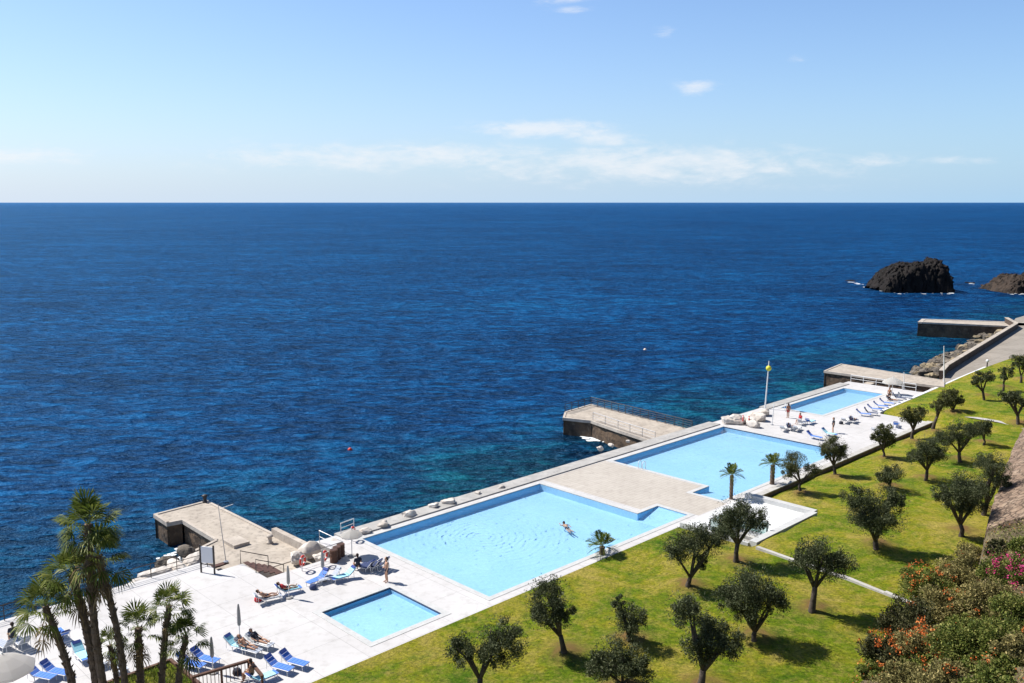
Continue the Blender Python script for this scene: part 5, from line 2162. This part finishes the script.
def shrub(name, label, x, y, rpx, mat, flower=None, nfl=0, cat='shrub', dens=1.0, twigs=5, group='shrubs on the slope', tall=.8):
    p, dd = hill_pt(x, y)
    k = p.y / FPX
    r = rpx * k * 1.12
    # planted so that the crown centre shows at the pixel
    p = p.copy()
    root = thing(name, label, cat, p, 0, group)
    tb = MB()
    for q in range(twigs + 4):
        a = random.random() * 6.283
        e = Vector((math.cos(a) * r * random.uniform(.2, .8), math.sin(a) * r * random.uniform(.2, .8), r * random.uniform(.3, 1.0) * tall))
        m_ = e * .5 + Vector((random.uniform(-.1, .1), random.uniform(-.1, .1), .1)) * r
        tb.tube([(0, 0, -.3), m_, e], [.035, .022, .006], 5)
    tb.build('stems', M['twig'], root)
    n = int(5200 * dens * (r / 1.2) ** 2) + 500
    pos, outw = crown_points((0, 0, r * .35), r, n, sub=max(10, int(22 * r)), squash=tall, hollow=.35)
    pos[:, 2] = np.where(pos[:, 2] < -.35 * r, -pos[:, 2] * .5, pos[:, 2])
    v_, f_ = leaf_quads(pos, outw + rng.normal(size=outw.shape) * .9, .14, .07)
    np_mesh('foliage', v_, f_, M[mat], root)
    if flower:
        kk = max(4, int(nfl / 14))
        dirs = unit(rng.normal(size=(kk, 3)) + np.array([-.2, -.5, .9]))
        cc = dirs * r * np.array([1, 1, tall]) * (.85 + .25 * rng.random((kk, 1))) + np.array([0, 0, r * .35])
        idx_ = rng.integers(0, kk, nfl)
        pos = cc[idx_] + rng.normal(size=(nfl, 3)) * .10
        v_, f_ = leaf_quads(pos, rng.normal(size=(nfl, 3)) + np.array([0, 0, .4]), .10, .075)
        np_mesh('blossom', v_, f_, M[flower], root)
    return root


SHR = [
    # x, y, r, mat, flower, n, label
    (925, 588, 26, 'shrub_green', 'orange_flower', 300, 'green shrub with orange sprays farthest up next to the path kerb'),
    (960, 575, 24, 'shrub_dry', 'orange_flower', 60, 'dry shrub with a few orange blossoms below the stone wall end'),
    (905, 622, 28, 'shrub_dark', 'orange_flower', 60, 'dark purplish shrub overhanging the lawn left of the orange ones'),
    (948, 612, 28, 'shrub_dry', 'orange_flower', 120, 'dry twiggy shrub with orange tips in the middle of the slope'),
    (890, 655, 28, 'shrub_dark', 'orange_flower', 420, 'shrub with the brightest orange blossoms above the bed kerb'),
    (925, 650, 30, 'shrub_dry', 'orange_flower', 420, 'dry shrub with orange blossom clusters right of the brightest one'),
    (960, 648, 30, 'shrub_green', None, 0, 'fresh green shrub in the lower middle of the slope'),
    (998, 640, 30, 'shrub_green', 'orange_flower', 40, 'green shrub in the lower right of the slope with few blossoms'),
    (1020, 660, 26, 'shrub_dry', 'orange_flower', 40, 'dry shrub filling the lower right corner'),
    (905, 686, 26, 'shrub_dry', None, 0, 'straw coloured shrub at the bottom edge right of the kerb'),
    (945, 688, 28, 'shrub_dry', 'orange_flower', 40, 'pale dry shrub in the centre of the bottom edge'),
    (985, 690, 28, 'shrub_green', None, 0, 'green shrub at the bottom edge near the corner'),
    (990, 605, 26, 'shrub_dry', None, 0, 'bare dry shrub on the slope below the magenta blossoms'),
    (1016, 618, 26, 'shrub_green', None, 0, 'green shrub under the magenta bougainvillea at the right edge'),
    (1014, 578, 22, 'shrub_green', 'pink_flower', 420, 'magenta flowering bougainvillea at the right edge'),
    (998, 572, 18, 'shrub_green', 'pink_flower', 90, 'green bush with a single pink spray left of the bougainvillea'),
    (972, 556, 14, 'shrub_dry', None, 0, 'small dry bush at the near end of the stone wall'),
    (996, 552, 12, 'shrub_dark', None, 0, 'small dark bush above the stone wall end'),
    (1024, 548, 14, 'shrub_green', 'pink_flower', 30, 'little green bush at the right edge above the magenta blossoms'),
]
for (x, y, r, mt, fl, nf, lab) in SHR:
    shrub('bougainvillea' if fl == 'pink_flower' and nf > 200 else 'flowering_shrub' if fl else 'shrub', lab, x, y + r * .3, r, mt, fl, nf)

# tangle of smaller bushes that closes the gaps between the named shrubs
q = random.Random(3)
mix = ['shrub_green', 'shrub_dry', 'shrub_green', 'shrub_green', 'shrub_dry']
k = 0
while k < 46:
    x, y = q.uniform(872, 1024), q.uniform(560, 683)
    if x < 985 - (y - 540) * .85 + 0 and x < 900 + max(0, 600 - y) * 1.2:
        continue
    p, dd = hill_pt(x, y)
    if p is None or dd <= .4 or (x - 1010) ** 2 + (y - 578) ** 2 < 1100:
        continue
    shrub('low_bush', 'low tangled bush of green and straw leaves filling the slope planting', x, y, q.uniform(9, 15), mix[k % 5], 'orange_flower' if k % 3 == 0 else None, 40, group='low tangled bushes on the slope', twigs=1, tall=.7)
    k += 1

# low ground cover that hides the soil of the slope
gp, gm = [], []
while len(gp) < 80000:
    u = random.uniform(38, 88)
    d = random.uniform(.1, 20)
    if d > 20:
        continue
    if 66 < u and d < 3.2:
        continue
    c = mnoise.noise(Vector((u * .7, d * .7, 7)))
    if c < -.5:
        continue
    p = W(u, vb(u) - d, hz(u, d) + random.random() ** 2 * (.3 + .7 * max(0, c + .2)))
    gp.append(p)
    gm.append(0 if mnoise.noise(Vector((u * .35, d * .4, 17))) + random.gauss(0, .25) > .05 else 1 if random.random() < .9 else 2)
gp = np.array(gp)
v_, f_ = leaf_quads(gp, np.array([0, 0, .7]) + rng.normal(size=gp.shape) * .8, .15, .06)
gc = np_mesh('ground_cover', v_, f_, None, mats=[M['shrub_green'], M['shrub_dry'], M['orange_flower']], mi=gm)
gc['kind'] = 'stuff'
gc['label'] = 'mixed green and straw coloured ground cover on the slope'
